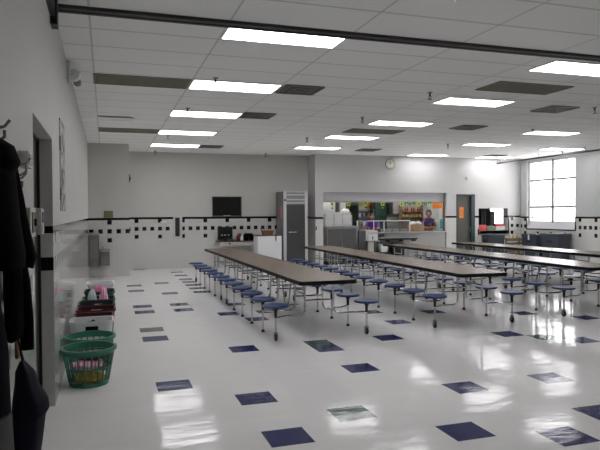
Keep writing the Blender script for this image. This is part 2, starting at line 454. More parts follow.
def sprinkler(x, y, label, first=[]):
    if first: return dup(first[0], (x, y, ZC), label)
    t = thing('sprinkler_head', label, 'sprinkler', (x, y, ZC), 0, 'pendant sprinkler heads')
    MB().lathe([(.13, 0), (.13, -.02), (.07, -.05), (.05, -.05)], seg=12).build('escutcheon', M['steel_dark'], t)
    b = MB().tube([(0, 0, -.03), (0, 0, -.2)], .045).tube([(-.05, 0, -.18), (-.07, 0, -.26), (0, 0, -.34)], .014, 6).tube([(.05, 0, -.18), (.07, 0, -.26), (0, 0, -.34)], .014, 6)
    b.build('nozzle', M['track'], t)
    MB().lathe([(.02, -.33), (.10, -.345), (.10, -.355), (.02, -.36)], seg=12).build('deflector', M['track'], t)
    first.append(t)
for x, y, l in [(5.14, 24.9, 'below second lit panel, row by basket wall'), (4.95, 32.5, 'below third lit panel, row by basket wall'),
                (4.97, 43.5, 'beyond fourth lit panel, row by basket wall'), (4.99, 55.4, 'against the back wall beside the corner pier'),
                (15.4, 32.7, 'beside the third lit panel of the middle row'), (15.3, 42.75, 'beside the fourth panel of the middle row'),
                (15.3, 55.2, 'near the back wall above the steel fridge'), (15.5, 25.0, 'beside the second lit panel of the middle row'),
                (28.1, 43.6, 'in front of the clock wall beside a lit panel'), (40.4, 53.6, 'close to the dish pass-through wall'),
                (29.0, 34.2, 'below first lit panel of service door row'), (26.4, 26.0, 'near the big air vent over the tables, most exposed'),
                (41.9, 45.8, 'above the tall window behind the dark track')]:
    sprinkler(x, y, 'small dark pendant sprinkler head ' + l)
o = MB().box(-1, 1, -.9, .9, -.012, .012).build('ceiling_tile', mat('loose tile', (.8, .8, .78), .8), loc=(1.3, 37.2, ZC - .06)); o.rotation_euler.x = math.radians(2.4)
tag(o, 'sagging ceiling tile with an open gap between the two grilles by the basket wall', 'ceiling tile')

# ------------------------------------------------------------------ cafeteria tables
def make_table(label, loc, rz):
    t = thing('cafeteria_table', label, 'cafeteria table', loc, rz, 'folding tables with attached stools')
    H, W = 5.88, 1.2
    for s in (-1, 1):
        c = .12
        far, near = s * H, s * .012
        poly = [(-W, near), (-W, far - s * c), (-W + c, far), (W - c, far), (W, far - s * c), (W, near)]
        MB().prism([(x * .985, y * .997) for x, y in poly], 2.36, 2.426).build('tabletop', M['laminate'], t)
        e = [(x * 1.012, y * 1.001) for x, y in poly]
        MB().prism(e, 2.27, 2.42).build('edge_band', M['edge'], t)
    b = MB()
    for x in (-.7, .7): b.box(x - .06, x + .06, -5.6, 5.6, 2.19, 2.29)
    b.build('apron_rail', M['steel_dark'], t)
    seats = [-5.05, -3.03, -1.01, 1.01, 3.03, 5.05]
    for i, y in enumerate(seats):
        for s in (-1, 1):
            x = s * 1.97
            st = MB().lathe([(.40, 1.355), (.5, 1.36), (.53, 1.40), (.53, 1.435), (.50, 1.455), (.3, 1.445), (.02, 1.44)], (x, y, 0), 20).build('stool_seat', M['blue'], t)
            MB().lathe([(.06, .95), (.065, 1.2), (.12, 1.3), (.26, 1.355)], (x, y, 0), 10).build('seat_bracket', M['black'], st)
            p = MB().tube([(x, y, .22 if i in (0, 5) else .05), (x, y, 1.3)], .042).build('stool_post', M['chrome'], t)
            if i in (0, 5):
                b = MB().torus((x, y, .155), .105, .05, 16, 6, 'x').lathe([(.09, -.03), (.09, .03)], (x, y, .155), 12, 'x')
                cst = b.build('caster', M['black'], t)
                MB().box(x - .07, x - .055, y - .05, y + .05, .13, .34).box(x + .055, x + .07, y - .05, y + .05, .13, .34).box(x - .07, x + .07, y - .06, y + .06, .33, .36).build('fork', M['steel_dark'], cst)
            else:
                MB().lathe([(.075, 0), (.085, .03), (.06, .09), (.045, .11)], (x, y, 0), 10).build('foot_glide', M['black'], t)
    def leg(y, yo, s):
        # tube from under the top, down, curving out to the stool post
        x0, x1 = s * .62, s * 1.97
        pts = [(x0, y, 2.2), (x0, y, 1.22), (x0 + s * .02, y, 1.06), (x0 + s * .1, y, .95), (x0 + s * .25, y, .91), (x1 - s * .5, y, .91), (x1 - s * .1, y + (yo - y) * .9, .92), (x1, yo, .93)]
        return MB().tube(pts, .045, 8).build('leg', M['chrome'], t)
    for i, y in enumerate(seats):
        yy = y + (.35 if i % 2 == 0 else -.35)
        for s in (-1, 1): leg(yy, y, s)
    for i in (0, 2, 4):
        y0, y1 = seats[i] + .35, seats[i + 1] - .35
        b = MB()
        for s in (-1, 1): b.tube([(s * .62, y0, 1.75), (s * .62, y1, 1.75)], .035)
        b.tube([(-.62, y0, 1.5), (.62, y0, 1.5)], .03).tube([(-.62, y1, 1.5), (.62, y1, 1.5)], .03)
        b.build('cross_brace', M['chrome'], t)
    b = MB().tube([(0, -.9, 2.19), (0, -.35, .75), (0, 0, .62)], .035).tube([(0, .9, 2.19), (0, .35, .75), (0, 0, .62)], .035).tube([(-.6, 0, .62), (.6, 0, .62)], .04)
    b.build('fold_linkage', M['steel_dark'], t)
    return t
rows = [(8.97, 27.4, 0.0, 'row leading to white freezer chest'), (16.45, 27.6, -.030, 'row leading to foam tray stacks'),
        (23.75, 28.0, -.026, 'row leading to plain serving counter panel'), (30.6, 28.1, -.022, 'row closest to tall window')]
proto = None
for x, y, rz, l in rows:
    for k in (0, 1):
        dx, dy = -math.sin(rz) * 11.8 * k, math.cos(rz) * 11.8 * k
        lab = 'cafeteria table with blue stools, %s, %s end' % (l, ('open floor', 'kitchen')[k])
        if proto is None: proto = make_table(lab, (x, y, 0), rz)
        else: dup(proto, (x + dx, y + dy, 0), lab, rz)

# ------------------------------------------------------------------ laundry baskets by the left wall
def oval_basket(loc, label, m, rx=.755, ry=.76, h=1.10):
    t = thing('laundry_basket', label, 'laundry basket', loc)
    b = MB(); n = 44
    def P(k, z, e=0):
        s = .74 + .26 * z / h; a = 2 * PI * k / n
        return ((rx * s + e) * math.cos(a), (ry * s + e) * math.sin(a), z)
    for z0, z1 in ((0, .13), (.50, .56), (h - .17, h)):
        b.ring_loft([[P(k, z0) for k in range(n)], [P(k, z1) for k in range(n)], [P(k, z1, -.025) for k in range(n)], [P(k, z0, -.025) for k in range(n)]], closed=True)
    for k in range(0, n, 2):
        b.tube([P(k, .1, -.012), P(k, h - .12, -.012)], .024, 5)
    b.prism([P(k, 0, -.02)[:2] for k in range(n)], 0.0, .03)
    b.build('basket_shell', m, t)
    b = MB(); rings = []
    for k in range(n):
        x, y, _ = P(k, h); u = Vector((math.cos(2 * PI * k / n), math.sin(2 * PI * k / n), 0))
        c = Vector((x, y, h)); rings.append([c - u * .03 + Vector((0, 0, .02)), c + u * .05 + Vector((0, 0, .02)), c + u * .06 - Vector((0, 0, .07)), c + u * .035 - Vector((0, 0, .07)), c + u * .03, c - u * .03])
    b.ring_loft(rings, closed=True); b.build('rim', m, t)
    return t

def rect_basket(loc, label, m, w, d, h, slots=True, rim=None):
    t = thing('laundry_basket', label, 'laundry basket', loc)
    r = .2; per = []
    for cx, cy, a0 in ((1, 1, 0), (-1, 1, 90), (-1, -1, 180), (1, -1, 270)):
        for k in range(5):
            a = math.radians(a0 + 22.5 * k)
            per.append((cx * (w / 2 - r) + r * math.cos(a), cy * (d / 2 - r) + r * math.sin(a)))
    pts = []
    for i, p in enumerate(per):          # resample straights
        q = per[(i + 1) % len(per)]; L = math.dist(p, q); n = max(1, round(L / .075))
        for k in range(n): pts.append((p[0] + (q[0] - p[0]) * k / n, p[1] + (q[1] - p[1]) * k / n))
    zs = [0, .14, .22, h * .45, h * .5, h * .68, h * .78, h * .88, h]
    bm = bmesh.new(); rings = []
    for z in zs:
        s = .84 + .16 * z / h
        rings.append([bm.verts.new((x * s * FT, y * s * FT, z * FT)) for x, y in pts])
    n = len(pts)
    for j in range(len(zs) - 1):
        for i in range(n):
            if slots and j in (2, 4) and i % 2: continue
            xm = (pts[i][0] + pts[(i + 1) % n][0]) / 2; ym = (pts[i][1] + pts[(i + 1) % n][1]) / 2
            if j in (5, 6) and abs(xm) < w * (.22 if j == 5 else .15) and abs(ym) > d * .42: continue
            bm.faces.new((rings[j][i], rings[j][(i + 1) % n], rings[j + 1][(i + 1) % n], rings[j + 1][i]))
    bm.faces.new(rings[0][::-1])
    me = bpy.data.meshes.new('basket_shell'); bm.to_mesh(me); bm.free(); me.materials.append(m)
    o = bpy.data.objects.new('basket_shell', me); COL.objects.link(o); o.parent = t
    md = o.modifiers.new('thick', 'SOLIDIFY'); md.thickness = .03 * FT; md.offset = -1
    b = MB(); rr = []
    for i, (x, y) in enumerate(pts):
        rr.append([(x * .98, y * .98, h), (x * 1.05, y * 1.05, h + .01), (x * 1.055, y * 1.055, h - .07), (x * 1.03, y * 1.03, h - .07), (x * 1.02, y * 1.02, h - .02), (x * .98, y * .98, h - .02)])
    b.ring_loft(rr, closed=True).build('rim', rim or m, t)
    return t
def cloth(name, label, cat, loc, size, m, seed, group=None, stripes=None):
    """soft crumpled bundle"""
    bm = bmesh.new(); bmesh.ops.create_icosphere(bm, subdivisions=4, radius=1)
    off = Vector((seed * 7.3, seed * 1.7, 0))
    for v in bm.verts:
        n = v.co.normalized()
        k = 1 + .16 * noise.noise(n * 1.9 + off) + .12 * (1 - abs(noise.noise(n * 3.6 + off)) * 2)
        c = n * k
        c.z = max(c.z, -.62)
        v.co = Vector((c.x * size[0], c.y * size[1], (c.z + .62) * size[2])) * FT
    for f in bm.faces: f.smooth = True
    me = bpy.data.meshes.new(name); bm.to_mesh(me); bm.free(); me.materials.append(m)
    o = bpy.data.objects.new(name, me); COL.objects.link(o); o.location = [c * FT for c in loc]
    return tag(o, label, cat, group)

def striped(name, a, bcol, scale):
    m, nt, b = new_mat(name)
    tc = nt.nodes.new('ShaderNodeTexCoord'); wv = nt.nodes.new('ShaderNodeTexWave'); wv.inputs['Scale'].default_value = scale; wv.inputs['Distortion'].default_value = 2.5
    nt.links.new(tc.outputs['Object'], wv.inputs['Vector'])
    c = mixcol(nt, N(nt, wv.outputs['Fac']).gt(.5), a, bcol); nt.links.new(c.s, b.inputs['Base Color']); b.inputs['Roughness'].default_value = .85
    return m
M['pinkwhite'] = striped('pink and white cloth', (.72, .16, .38), (.75, .62, .66), 9)
BX = .10
oval_basket((BX, 18.55, 0), 'green slatted oval laundry basket at the open end of the basket row', M['green'])
cloth('folded_cloth', 'yellow cloth bundle at the bottom of the foremost green basket', 'cloth', (BX + .0, 18.45, .035), (.41, .35, .28), M['yellow'], 1)
cloth('folded_cloth', 'pink and white patterned cloth on the yellow bundle in the foremost green basket', 'cloth', (BX - .03, 18.42, .53), (.46, .38, .12), M['pinkwhite'], 2)
cloth('folded_cloth', 'dark red cloth on top in the foremost green basket', 'cloth', (BX + .12, 18.65, .75), (.42, .36, .11), M['redbrown'], 3)
oval_basket((BX, 20.3, 0), 'green slatted oval laundry basket between another green one and the white one', M['green'])
rect_basket((.13, 21.98, 0), 'white laundry basket with a dark handle hole behind the green ones', M['white'], 1.42, 1.05, 1.36, slots=False)
cloth('folded_cloth', 'black cloth filling the white basket behind the green ones', 'cloth', (.13, 21.98, .05), (.46, .34, .72), M['coat_black'], 8)
rect_basket((.16, 23.35, 0), 'maroon laundry basket directly behind the white one with a handle hole', M['maroon'], 1.40, 1.1, 1.30, slots=False)
rect_basket((.22, 24.85, 0), 'maroon laundry basket in front of the black one', M['maroon'], 1.45, 1.25, 1.33, slots=False)
rect_basket((.22, 26.85, 0), 'black laundry basket between maroon and dark green baskets', M['black'], 1.45, 1.3, 1.27, slots=False)
cloth('folded_cloth', 'white cloth showing in the black basket', 'cloth', (.22, 26.85, .05), (.42, .36, .66), M['white'], 9)
rect_basket((.28, 29.0, 0), 'dark green laundry basket heaped with pink and pale clothes', M['dkgreen'], 1.4, 1.3, 1.18)
cloth('folded_cloth', 'pale blue cloth slumped over the wall end of the heaped dark green basket', 'cloth', (.0, 28.95, .20), (.20, .40, .84), M['paleblue'], 4)
cloth('folded_cloth', 'pink cloth heaped in the dark green basket beside pale blue cloth', 'cloth', (.50, 29.0, .10), (.22, .40, .92), M['pinkwhite'], 5)
rect_basket((.30, 31.1, 0), 'dark green laundry basket in front of the white slotted one', M['dkgreen'], 1.4, 1.3, 1.28)
cloth('folded_cloth', 'pink cloth filling the dark green basket in front of the white one', 'cloth', (.30, 31.1, .06), (.46, .40, .86), M['pink'], 6)
rect_basket((.33, 33.8, 0), 'white slotted laundry basket, last of the row, below the fountain', M['white'], 1.35, 1.5, 1.38)
cloth('folded_cloth', 'dark purple cloth showing through the white slotted basket', 'cloth', (.33, 33.8, .06), (.40, .40, .62), M['redbrown'], 7)

# ------------------------------------------------------------------ coats, bag and fittings on the left wall
def garment(rings, m, seed, amp=.03, seg=36, name='body', parent=None):
    """rings: (z, xc, yc, rx, ry); hanging cloth with vertical folds, filled in between"""
    full = []
    for (a, b2) in zip(rings, rings[1:]):
        for k in range(5):
            f = k / 5; full.append([p + (q - p) * f for p, q in zip(a, b2)])
    full.append(list(rings[-1]))
    b = MB(); R = []
    for z, xc, yc, rx, ry in full:
        ring = []
        for k in range(seg):
            a = 2 * PI * k / seg
            f = 1 + amp * 3 * noise.noise(Vector((math.cos(a) * 2.2 + seed, math.sin(a) * 2.2, z * .55)))
            x = xc + rx * f * math.cos(a)
            ring.append((max(x, XL + .012), yc + ry * f * math.sin(a), z + .04 * noise.noise(Vector((a, seed, z)))))
        R.append(ring)
    b.ring_loft(R)
    return b.build(name, m, parent, sharp=80)
XW = XL
t = thing('coat', 'black hooded jacket hanging highest on the wall hooks by the doorway', 'coat')
garment([(5.95, -.62, 7.4, .07, .14), (5.85, -.58, 7.35, .10, .28), (5.55, -.54, 7.25, .17, .45), (5.0, -.52, 7.2, .20, .5), (4.62, -.5, 7.2, .23, .52), (4.45, -.5, 7.2, .22, .52)], M['coat_black'], 1.3, parent=t, name='coat_body')
garment([(5.72, -.50, 7.62, .10, .16), (5.3, -.44, 7.72, .11, .18), (4.9, -.40, 7.76, .13, .18), (4.55, -.33, 7.8, .13, .17), (4.42, -.34, 7.8, .10, .14)], M['coat_dark'], 4.4, seg=20, parent=t, name='sleeve')
garment([(5.98, -.6, 7.35, .06, .2), (5.88, -.52, 7.3, .14, .32), (5.70, -.48, 7.25, .17, .36), (5.5, -.5, 7.25, .10, .3)], M['coat_dark'], 6.1, seg=20, parent=t, name='hood')
t = thing('coat', 'long black coat hanging below and behind the hooded jacket by the doorway', 'coat')
garment([(5.0, -.6, 8.4, .07, .15), (4.6, -.56, 8.4, .12, .25), (4.0, -.56, 8.4, .125, .3), (3.6, -.55, 8.4, .12, .3), (3.42, -.56, 8.4, .11, .28)], M['coat_black'], 2.7, parent=t, name='coat_body')
garment([(4.6, -.52, 8.45, .10, .13), (4.2, -.46, 8.48, .10, .13), (3.6, -.42, 8.5, .095, .12), (3.25, -.41, 8.5, .085, .11)], M['coat_black'], 9.7, seg=20, parent=t, name='sleeve')
t = thing('coat', 'charcoal coat with a pale grey hem hanging at the frame edge', 'coat')
garment([(4.75, -.62, 6.1, .05, .2), (4.45, -.54, 6.1, .13, .32), (3.75, -.49, 6.1, .175, .34), (3.12, -.48, 6.1, .185, .34)], M['coat_dark'], 3.9, parent=t, name='coat_body')
garment([(3.10, -.48, 6.1, .19, .35), (2.7, -.47, 6.1, .20, .36), (2.3, -.47, 6.1, .20, .35)], M['coat_grey'], 3.9, parent=t, name='hem')
o = garment([(3.65, -.62, 9.1, .04, .08), (3.4, -.60, 9.1, .05, .10), (3.0, -.60, 9.1, .05, .1)], M['peach'], 2.2, amp=.01, seg=16, name='scarf')
tag(o, 'peach scarf end hanging between the coats and the navy bag', 'scarf')
# navy bag
t = thing('bag', 'dark navy nylon bag hanging low below the coats by the doorway', 'bag')
garment([(3.10, -.46, 8.4, .035, .10), (2.96, -.43, 8.4, .12, .22), (2.78, -.41, 8.4, .15, .28), (2.56, -.37, 8.4, .22, .34), (2.44, -.37, 8.4, .23, .36), (2.36, -.39, 8.4, .205, .35), (2.0, -.42, 8.4, .19, .35), (1.5, -.46, 8.4, .15, .32), (1.35, -.48, 8.4, .11, .26)], M['bag_navy'], 5.5, amp=.035, parent=t, name='bag_body')
MB().tube([(-.45, 8.5, 3.03), (-.58, 8.8, 3.4), (-.655, 8.92, 4.2), (-.66, 8.92, 5.45)], .014, 6).tube([(-.45, 8.4, 3.03), (-.58, 8.75, 3.45), (-.655, 8.88, 4.2), (-.66, 8.88, 5.45)], .014, 6).build('strap', M['bag_navy'], t)
# hooks
def hook(y, z, label, first=[]):
    if first: return dup(first[0], (XL, y, z), label)
    t = thing('coat_hook', label, 'coat hook', (XL, y, z), 0, 'wall coat hooks')
    MB().box(0, .025, -.06, .06, -.14, .12, .008).build('plate', M['steel_dark'], t)
    MB().tube([(.02, 0, -.05), (.12, 0, -.08), (.2, 0, -.02), (.2, 0, .06)], .02, 6).tube([(.02, 0, .06), (.2, 0, .1), (.26, 0, .18)], .02, 6).build('prong', M['steel_dark'], t)
    first.append(t)
hook(7.4, 6.02, 'metal coat hook holding the hooded black jacket')
hook(8.9, 5.5, 'metal coat hook from which the navy bag strap hangs')
hook(9.4, 5.75, 'bare metal coat hook between the coats and the small grey box')
# switch boxes
t = thing('intercom_box', 'small grey metal box high on the wall beside the doorway', 'wall box', (XL, 10.35, 5.98))
MB().box(0, .16, -.25, .25, -.13, .13, .02).build('housing', M['cream'], t); MB().box(.16, .17, -.2, .2, -.09, .09).build('cover', M['steel_dark'], t)
t = thing('switch_box', 'cream electrical box beside the doorway, below the small grey box', 'wall box', (XL, 10.6, 4.95))
MB().box(0, .17, -.45, .32, -.25, .25, .02).build('housing', M['cream'], t); MB().box(.17, .185, -.3, .2, -.17, .17).build('cover', M['tan'], t)
MB().box(.185, .22, -.08, .0, -.06, .06).build('toggle', M['black'], t)
t = thing('card_reader', 'pale grey plastic box at the very edge of the doorway', 'wall box', (XL, 12.0, 4.95))
MB().box(0, .18, -.2, .2, -.25, .25, .03).build('housing', M['steel_paint'], t); MB().box(.18, .19, -.14, .14, -.02, .18).build('window', M['black'], t); MB().box(.18, .19, -.12, .12, -.2, -.08).build('keypad', M['cream'], t)
# poster strip
def strip_mat():
    m, nt, b = new_mat('printed strip')
    tc = nt.nodes.new('ShaderNodeTexCoord'); v = nt.nodes.new('ShaderNodeTexVoronoi'); v.inputs['Scale'].default_value = 14
    nt.links.new(tc.outputs['Object'], v.inputs['Vector'])
    sp = nt.nodes.new('ShaderNodeSeparateColor'); nt.links.new(v.outputs['Color'], sp.inputs[0])
    c = mixcol(nt, N(nt, sp.outputs[0]).gt(.45), (.45, .45, .45), (.12, .12, .13)); nt.links.new(c.s, b.inputs['Base Color']); b.inputs['Roughness'].default_value = .6
    return m
o = MB().box(0, .035, -1.0, 1.0, -1.42, 1.42).build('wall_banner', strip_mat(), loc=(XL, 20.3, 6.62)); tag(o, 'tall narrow grey patterned banner on the wall past the doorway', 'banner')
# emergency light high on the left wall
t = thing('emergency_light', 'round emergency lamp on a bracket high on the wall under the ceiling edge', 'emergency light', (XL, 24.2, 10.45))
MB().box(0, .12, -.75, -.1, -.35, .35, .03).build('housing', M['steel_paint'], t)
lm = MB().lathe([(.05, -.1), (.17, -.06), (.23, .06), (.24, .10)], (.24, 0, 0), 16, 'y').build('lamp_head', M['fixture'], t)
MB().lathe([(.2, -.02), (.21, .0), (.05, -.03)], (.24, -.1, 0), 16, 'y').build('lens', M['white'], lm)
MB().tube([(.1, -.2, 0), (.24, 0, 0)], .04).build('arm', M['steel_paint'], t)
MB().lathe([(.04, -.1), (.11, -.06), (.15, .06), (.16, .10)], (.34, .3, -.2), 14, 'y').build('lamp_head', M['steel_dark'], t)

# ------------------------------------------------------------------ pier and back wall fittings
t = thing('drinking_fountain', 'tall steel drinking fountain in the corner against the tiled pier', 'drinking fountain', (-.28, 50.6, 0))
MB().box(-.40, .40, -1.0, 0, .95, 3.45, .04).build('cabinet', M['fount'], t)
MB().box(-.40, .40, -1.05, 0, 3.45, 3.62, .05).build('basin', M['steel_dark'], t)
MB().tube([(.15, -.5, 3.6), (.15, -.5, 3.78), (.05, -.55, 3.84)], .03).build('spout', M['chrome'], t)
MB().box(-.3, .3, -1.02, -1.0, 1.6, 3.1).build('grille', M['vent'], t)
t = thing('drinking_fountain', 'low steel drinking fountain beside the tall one on the tiled pier', 'drinking fountain', (.53, 50.6, 0))
MB().box(-.38, .38, -1.0, 0, 1.0, 2.12, .04).build('cabinet', M['fount'], t)
MB().box(-.40, .40, -1.1, 0, 2.12, 2.28, .05).build('basin', M['steel_dark'], t)
MB().tube([(-.15, -.5, 2.26), (-.15, -.5, 2.42), (-.05, -.55, 2.48)], .03).build('spout', M['chrome'], t)
MB().box(-.28, .28, -1.02, -1.0, 1.1, 1.7).build('grille', M['vent'], t)
o = MB().box(-.35, .35, -.18, 0, -.28, .28, .02).box(-.25, .25, -.2, -.18, -.18, .18).build('sign_box', mat('olive brown box', (.16, .14, .07), .5), loc=(.86, 50.6, 5.10)); tag(o, 'small olive brown box on the pier just above the black tile line', 'wall box')
o = MB().box(0, .07, -.25, .25, -.32, .32, .015).lathe([(.16, .05), (.15, .13), (.02, .15)], (0, 0, 0), 14, 'x').build('wall_bell', M['black'], loc=(2.5, 50.95, 8.05)); tag(o, 'black bell on the side of the corner pier', 'bell')
t = thing('wall_cabinet', 'narrow pale cabinet with a dark centre strip set in the tiled back wall', 'wall cabinet', (7.08, YB, 3.93))
MB().box(-.42, -.24, -.08, 0, -1.08, 1.08).box(.18, .42, -.08, 0, -1.08, 1.08).box(-.24, .18, -.08, 0, .82, 1.08).box(-.24, .18, -.08, 0, -1.08, -.95).build('frame', M['steel_paint'], t)
MB().box(-.24, .18, -.04, 0, -.95, .82).build('panel', M['black'], t)
t = thing('wall_board', 'black board in a thin pale frame above the tile line on the back wall', 'board', (11.78, YB, 5.78))
MB().box(-1.38, 1.38, -.05, 0, -.9, .92).build('panel', M['glass_dark'], t)
MB().box(-1.45, 1.45, -.09, 0, .91, .97).box(-1.45, 1.45, -.11, 0, -.97, -.88).box(-1.45, -1.37, -.09, 0, -.97, .97).box(1.37, 1.45, -.09, 0, -.97, .97).build('frame', mat('olive frame', (.12, .11, .07), .5), t)
MB().box(-.35, .35, -.17, -.05, -.9, -.85).build('chalk_ledge', M['steel_paint'], t)
o = MB().box(-.13, .13, -.03, 0, -.2, .2, .01).build('switch_plate', M['cream'], loc=(15.3, YB, 5.72)); tag(o, 'small pale switch plate on the back wall between board and fridge', 'switch')
o = MB().box(-.25, .25, -.25, 0, -.06, .06, .02).build('wall_bracket', M['white'], loc=(5.75, YB, 4.35)); tag(o, 'small white shelf bracket on the tiled back wall beside the narrow cabinet', 'bracket')

# desk with its things
t = thing('desk', 'cream metal desk with a dark top against the back wall', 'desk', (12.5, 55.7, 0))
MB().box(-1.85, 1.75, -.85, .85, 2.44, 2.52, .01).build('desktop', M['black'], t)
MB().box(-1.7, 1.6, -.75, .75, 2.1, 2.44).build('drawer_case', M['cream'], t)
for x in (-1.65, 1.55):
    for y in (-.7, .7): MB().tube([(x, y, 0), (x, y, 2.1)], .06).build('leg', M['steel_paint'], t)
MB().lathe([(.09, -.03), (.09, 0)], (-.8, -.75, 2.27), 12, 'y').build('drawer_knob', M['black'], t)
t = thing('computer_monitor', 'black computer monitor on the desk in front of the tiles', 'monitor', (11.45, 55.9, 2.52))
MB().box(-.72, .72, -.06, .1, .08, 1.33, .03).build('casing', M['black'], t); MB().box(-.65, .65, -.07, -.055, .33, 1.27).build('screen', M['glass_dark'], t)
MB().box(-.1, .1, .0, .1, .03, .4).lathe([(.35, 0), (.33, .03), (.1, .05)], (0, 0, 0), 16).build('stand', M['black'], t)
for x in (-.3, -.02, .32): MB().box(x - .07, x + .07, -.075, -.069, .5, .56).build('sticker', M['white'], t)
o = MB().box(-.75, .75, -.25, .25, 0, .07, .02).build('keyboard', M['black'], loc=(11.45, 55.2, 2.52)); tag(o, 'black keyboard on the desk before the monitor', 'keyboard')
cloth('bag', 'red bag with a white patch on the desk beside the monitor', 'bag', (12.78, 55.6, 2.52), (.27, .3, .42), M['redbrown'], 12)
cloth('napkin', 'white cloth leaning on the red bag on the desk', 'cloth', (12.9, 55.12, 2.52), (.14, .1, .30), M['white'], 13)
cloth('bag', 'black bag heaped on the desk between the red bag and another black bag', 'bag', (13.42, 55.6, 2.52), (.25, .35, .42), M['coat_black'], 14)
cloth('bag', 'black bag at the desk end next to the white freezer', 'bag', (13.98, 55.75, 2.52), (.20, .3, .40), M['coat_black'], 15)
# freezer chest
t = thing('chest_freezer', 'white chest freezer with a dark lid edge beside the steel fridge', 'freezer', (15.10, 53.9, 0))
MB().box(-1.14, 1.12, -.9, .85, .2, 3.0, .03).build('cabinet', M['white'], t)
MB().box(-1.16, 1.14, -.93, .87, 3.0, 3.07, .02).build('lid', mat('dark lid', (.06, .03, .025), .5), t)
MB().box(.52, .60, -.96, -.9, 2.55, 3.0).build('latch', M['black'], t)
MB().box(-1.05, 1.05, -.8, .8, .0, .2).build('plinth', M['black'], t)
t = thing('wicker_basket', 'brown wicker basket on the white freezer', 'basket', (15.1, 53.95, 3.07))
MB().ring_loft([[(sx * s_, sy * .35 * q, z) for sx, sy in ((-1, -1), (1, -1), (1, 1), (-1, 1))] for s_, q, z in ((.42, .8, 0), (.55, 1.0, .42), (.50, .92, .42), (.38, .75, .05))]).build('body', M['wicker'], t)
MB().tube([(-.55, 0, .4), (-.64, 0, .62), (-.58, 0, .78)], .035, 6).build('handle', M['wicker'], t)
# tall steel fridge
t = thing('reach_in_fridge', 'tall steel reach-in fridge with a dark door by the kitchen wall corner', 'fridge', (17.92, 55.3, 0))
MB().box(-1.2, 1.2, -1.15, 1.25, .35, 7.2, .02).build('cabinet', mat('grey fridge side', (.20, .20, .195), .5), t)
MB().box(-1.2, -.92, -1.32, -1.15, .35, 7.22, .02).box(.94, 1.2, -1.32, -1.15, .35, 7.22, .02).build('front_stile', M['steel_paint'], t)
MB().box(-.92, .94, -1.3, -1.15, .55, 5.85, .02).build('door', mat('dark steel door', (.06, .063, .065), .4, .3), t)
MB().tube([(-.75, -1.42, 3.3), (.05, -1.42, 3.3)], .045).build('door_handle', M['chrome'], t)
MB().box(-.92, .94, -1.22, -1.15, 5.9, 7.2).build('top_grille', M['steel_dark'], t)
for z in (6.02, 6.35, 6.8, 7.08): MB().box(-.92, .94, -1.32, -1.2, z, z + .12).build('grille_bar', M['steel_paint'], t)
MB().lathe([(.1, -.02), (.1, 0)], (-1.06, -1.32, 6.35), 12, 'y').build('badge', M['black'], t)
for x in (-1, 1):
    for y in (-1, 1): MB().tube([(x, y, 0), (x, y, .36)], .07).build('leg', M['steel_dark'], t)
MB().box(-1.215, -1.2, -.85, -.3, 4.6, 5.75).build('note', mat('pink note', (.7, .2, .32), .7), t)

# ------------------------------------------------------------------ clock and detector
t = thing('wall_clock', 'round white clock in a dark rim high above the serving opening', 'clock', (28.1, YK, 10.02))
MB().torus((0, -.08, 0), .5, .05, 28, 6, 'y').lathe([(.5, 0), (.5, -.07)], (0, 0, 0), 28, 'y').build('case', M['grille'], t)
MB().lathe([(.47, -.09), (.02, -.095)], (0, 0, 0), 28, 'y').build('dial', mat('clock dial', (.62, .61, .53), .5), t)
b = MB()
for k in range(12):
    a = PI * k / 6; b.box(.39 * math.sin(a) - .02, .39 * math.sin(a) + .02, -.105, -.097, .39 * math.cos(a) - .03, .39 * math.cos(a) + .03)
b.build('hour_mark', M['black'], t)
MB().tube([(0, -.11, 0), (-.1, -.11, .22)], .018, 5).build('hour_hand', M['black'], t)
MB().tube([(0, -.115, 0), (.02, -.115, .36)], .014, 5).build('minute_hand', M['black'], t)
b = MB()
for x in (.05, .18, .31): b.tube([(x, -.12, .58), (x, -.12, .78), (x, 0, .78)], .018, 5)
b.tube([(.05, -.12, .68), (.31, -.12, .68)], .018, 5); b.build('guard_bracket', M['grille'], t)
o = MB().lathe([(.2, 0), (.2, -.08), (.14, -.14), (.02, -.15)], (0, 0, 0), 16, 'y').build('wall_sensor', M['steel_paint'], loc=(37.15, YK, 8.72)); tag(o, 'small round grey sensor on the wall above the service door', 'sensor')
t = thing('door_sign', 'orange paper sign on the grey service door', 'sign', (36.6, YK + .19, 5.06))
MB().box(-.26, .26, -.012, 0, -.58, .58).build('paper', M['orange'], t)
MB().box(-.15, -.11, -.018, -.012, -.3, .3).box(.11, .15, -.018, -.012, -.3, .3).box(-.15, .15, -.018, -.012, .26, .3).box(-.15, .15, -.018, -.012, -.3, -.26).build('print', mat('print', (.35, .1, .02), .7), t)

# ------------------------------------------------------------------ serving line
t = thing('roll_shutter', 'grey slatted roll shutter drawn partly down over the serving opening', 'shutter', (0, 0, 0))
prof = []
n = 12
for i in range(n):
    z = 6.22 + (7.13 - 6.22) * i / n; h = (7.13 - 6.22) / n
    prof += [(54.80, z), (54.77, z + h * .5)]
prof += [(54.80, 7.13), (54.88, 7.13), (54.88, 6.22)]
MB().ring_loft([[(x, y, z) for y, z in prof] for x in (OX0 + .12, OX1 - .12)]).build('curtain', mat('pale shutter metal', (.62, .61, .64), .35, .35), t)
MB().box(OX0, OX0 + .12, 54.70, 54.95, 3.6, 7.13).box(OX1 - .12, OX1, 54.70, 54.95, 3.12, 7.13).build('guide_rail', M['steel_dark'], t)
MB().box(OX0 + .12, OX1 - .12, 54.74, 54.9, 6.14, 6.23).build('bottom_bar', M['steel'], t)

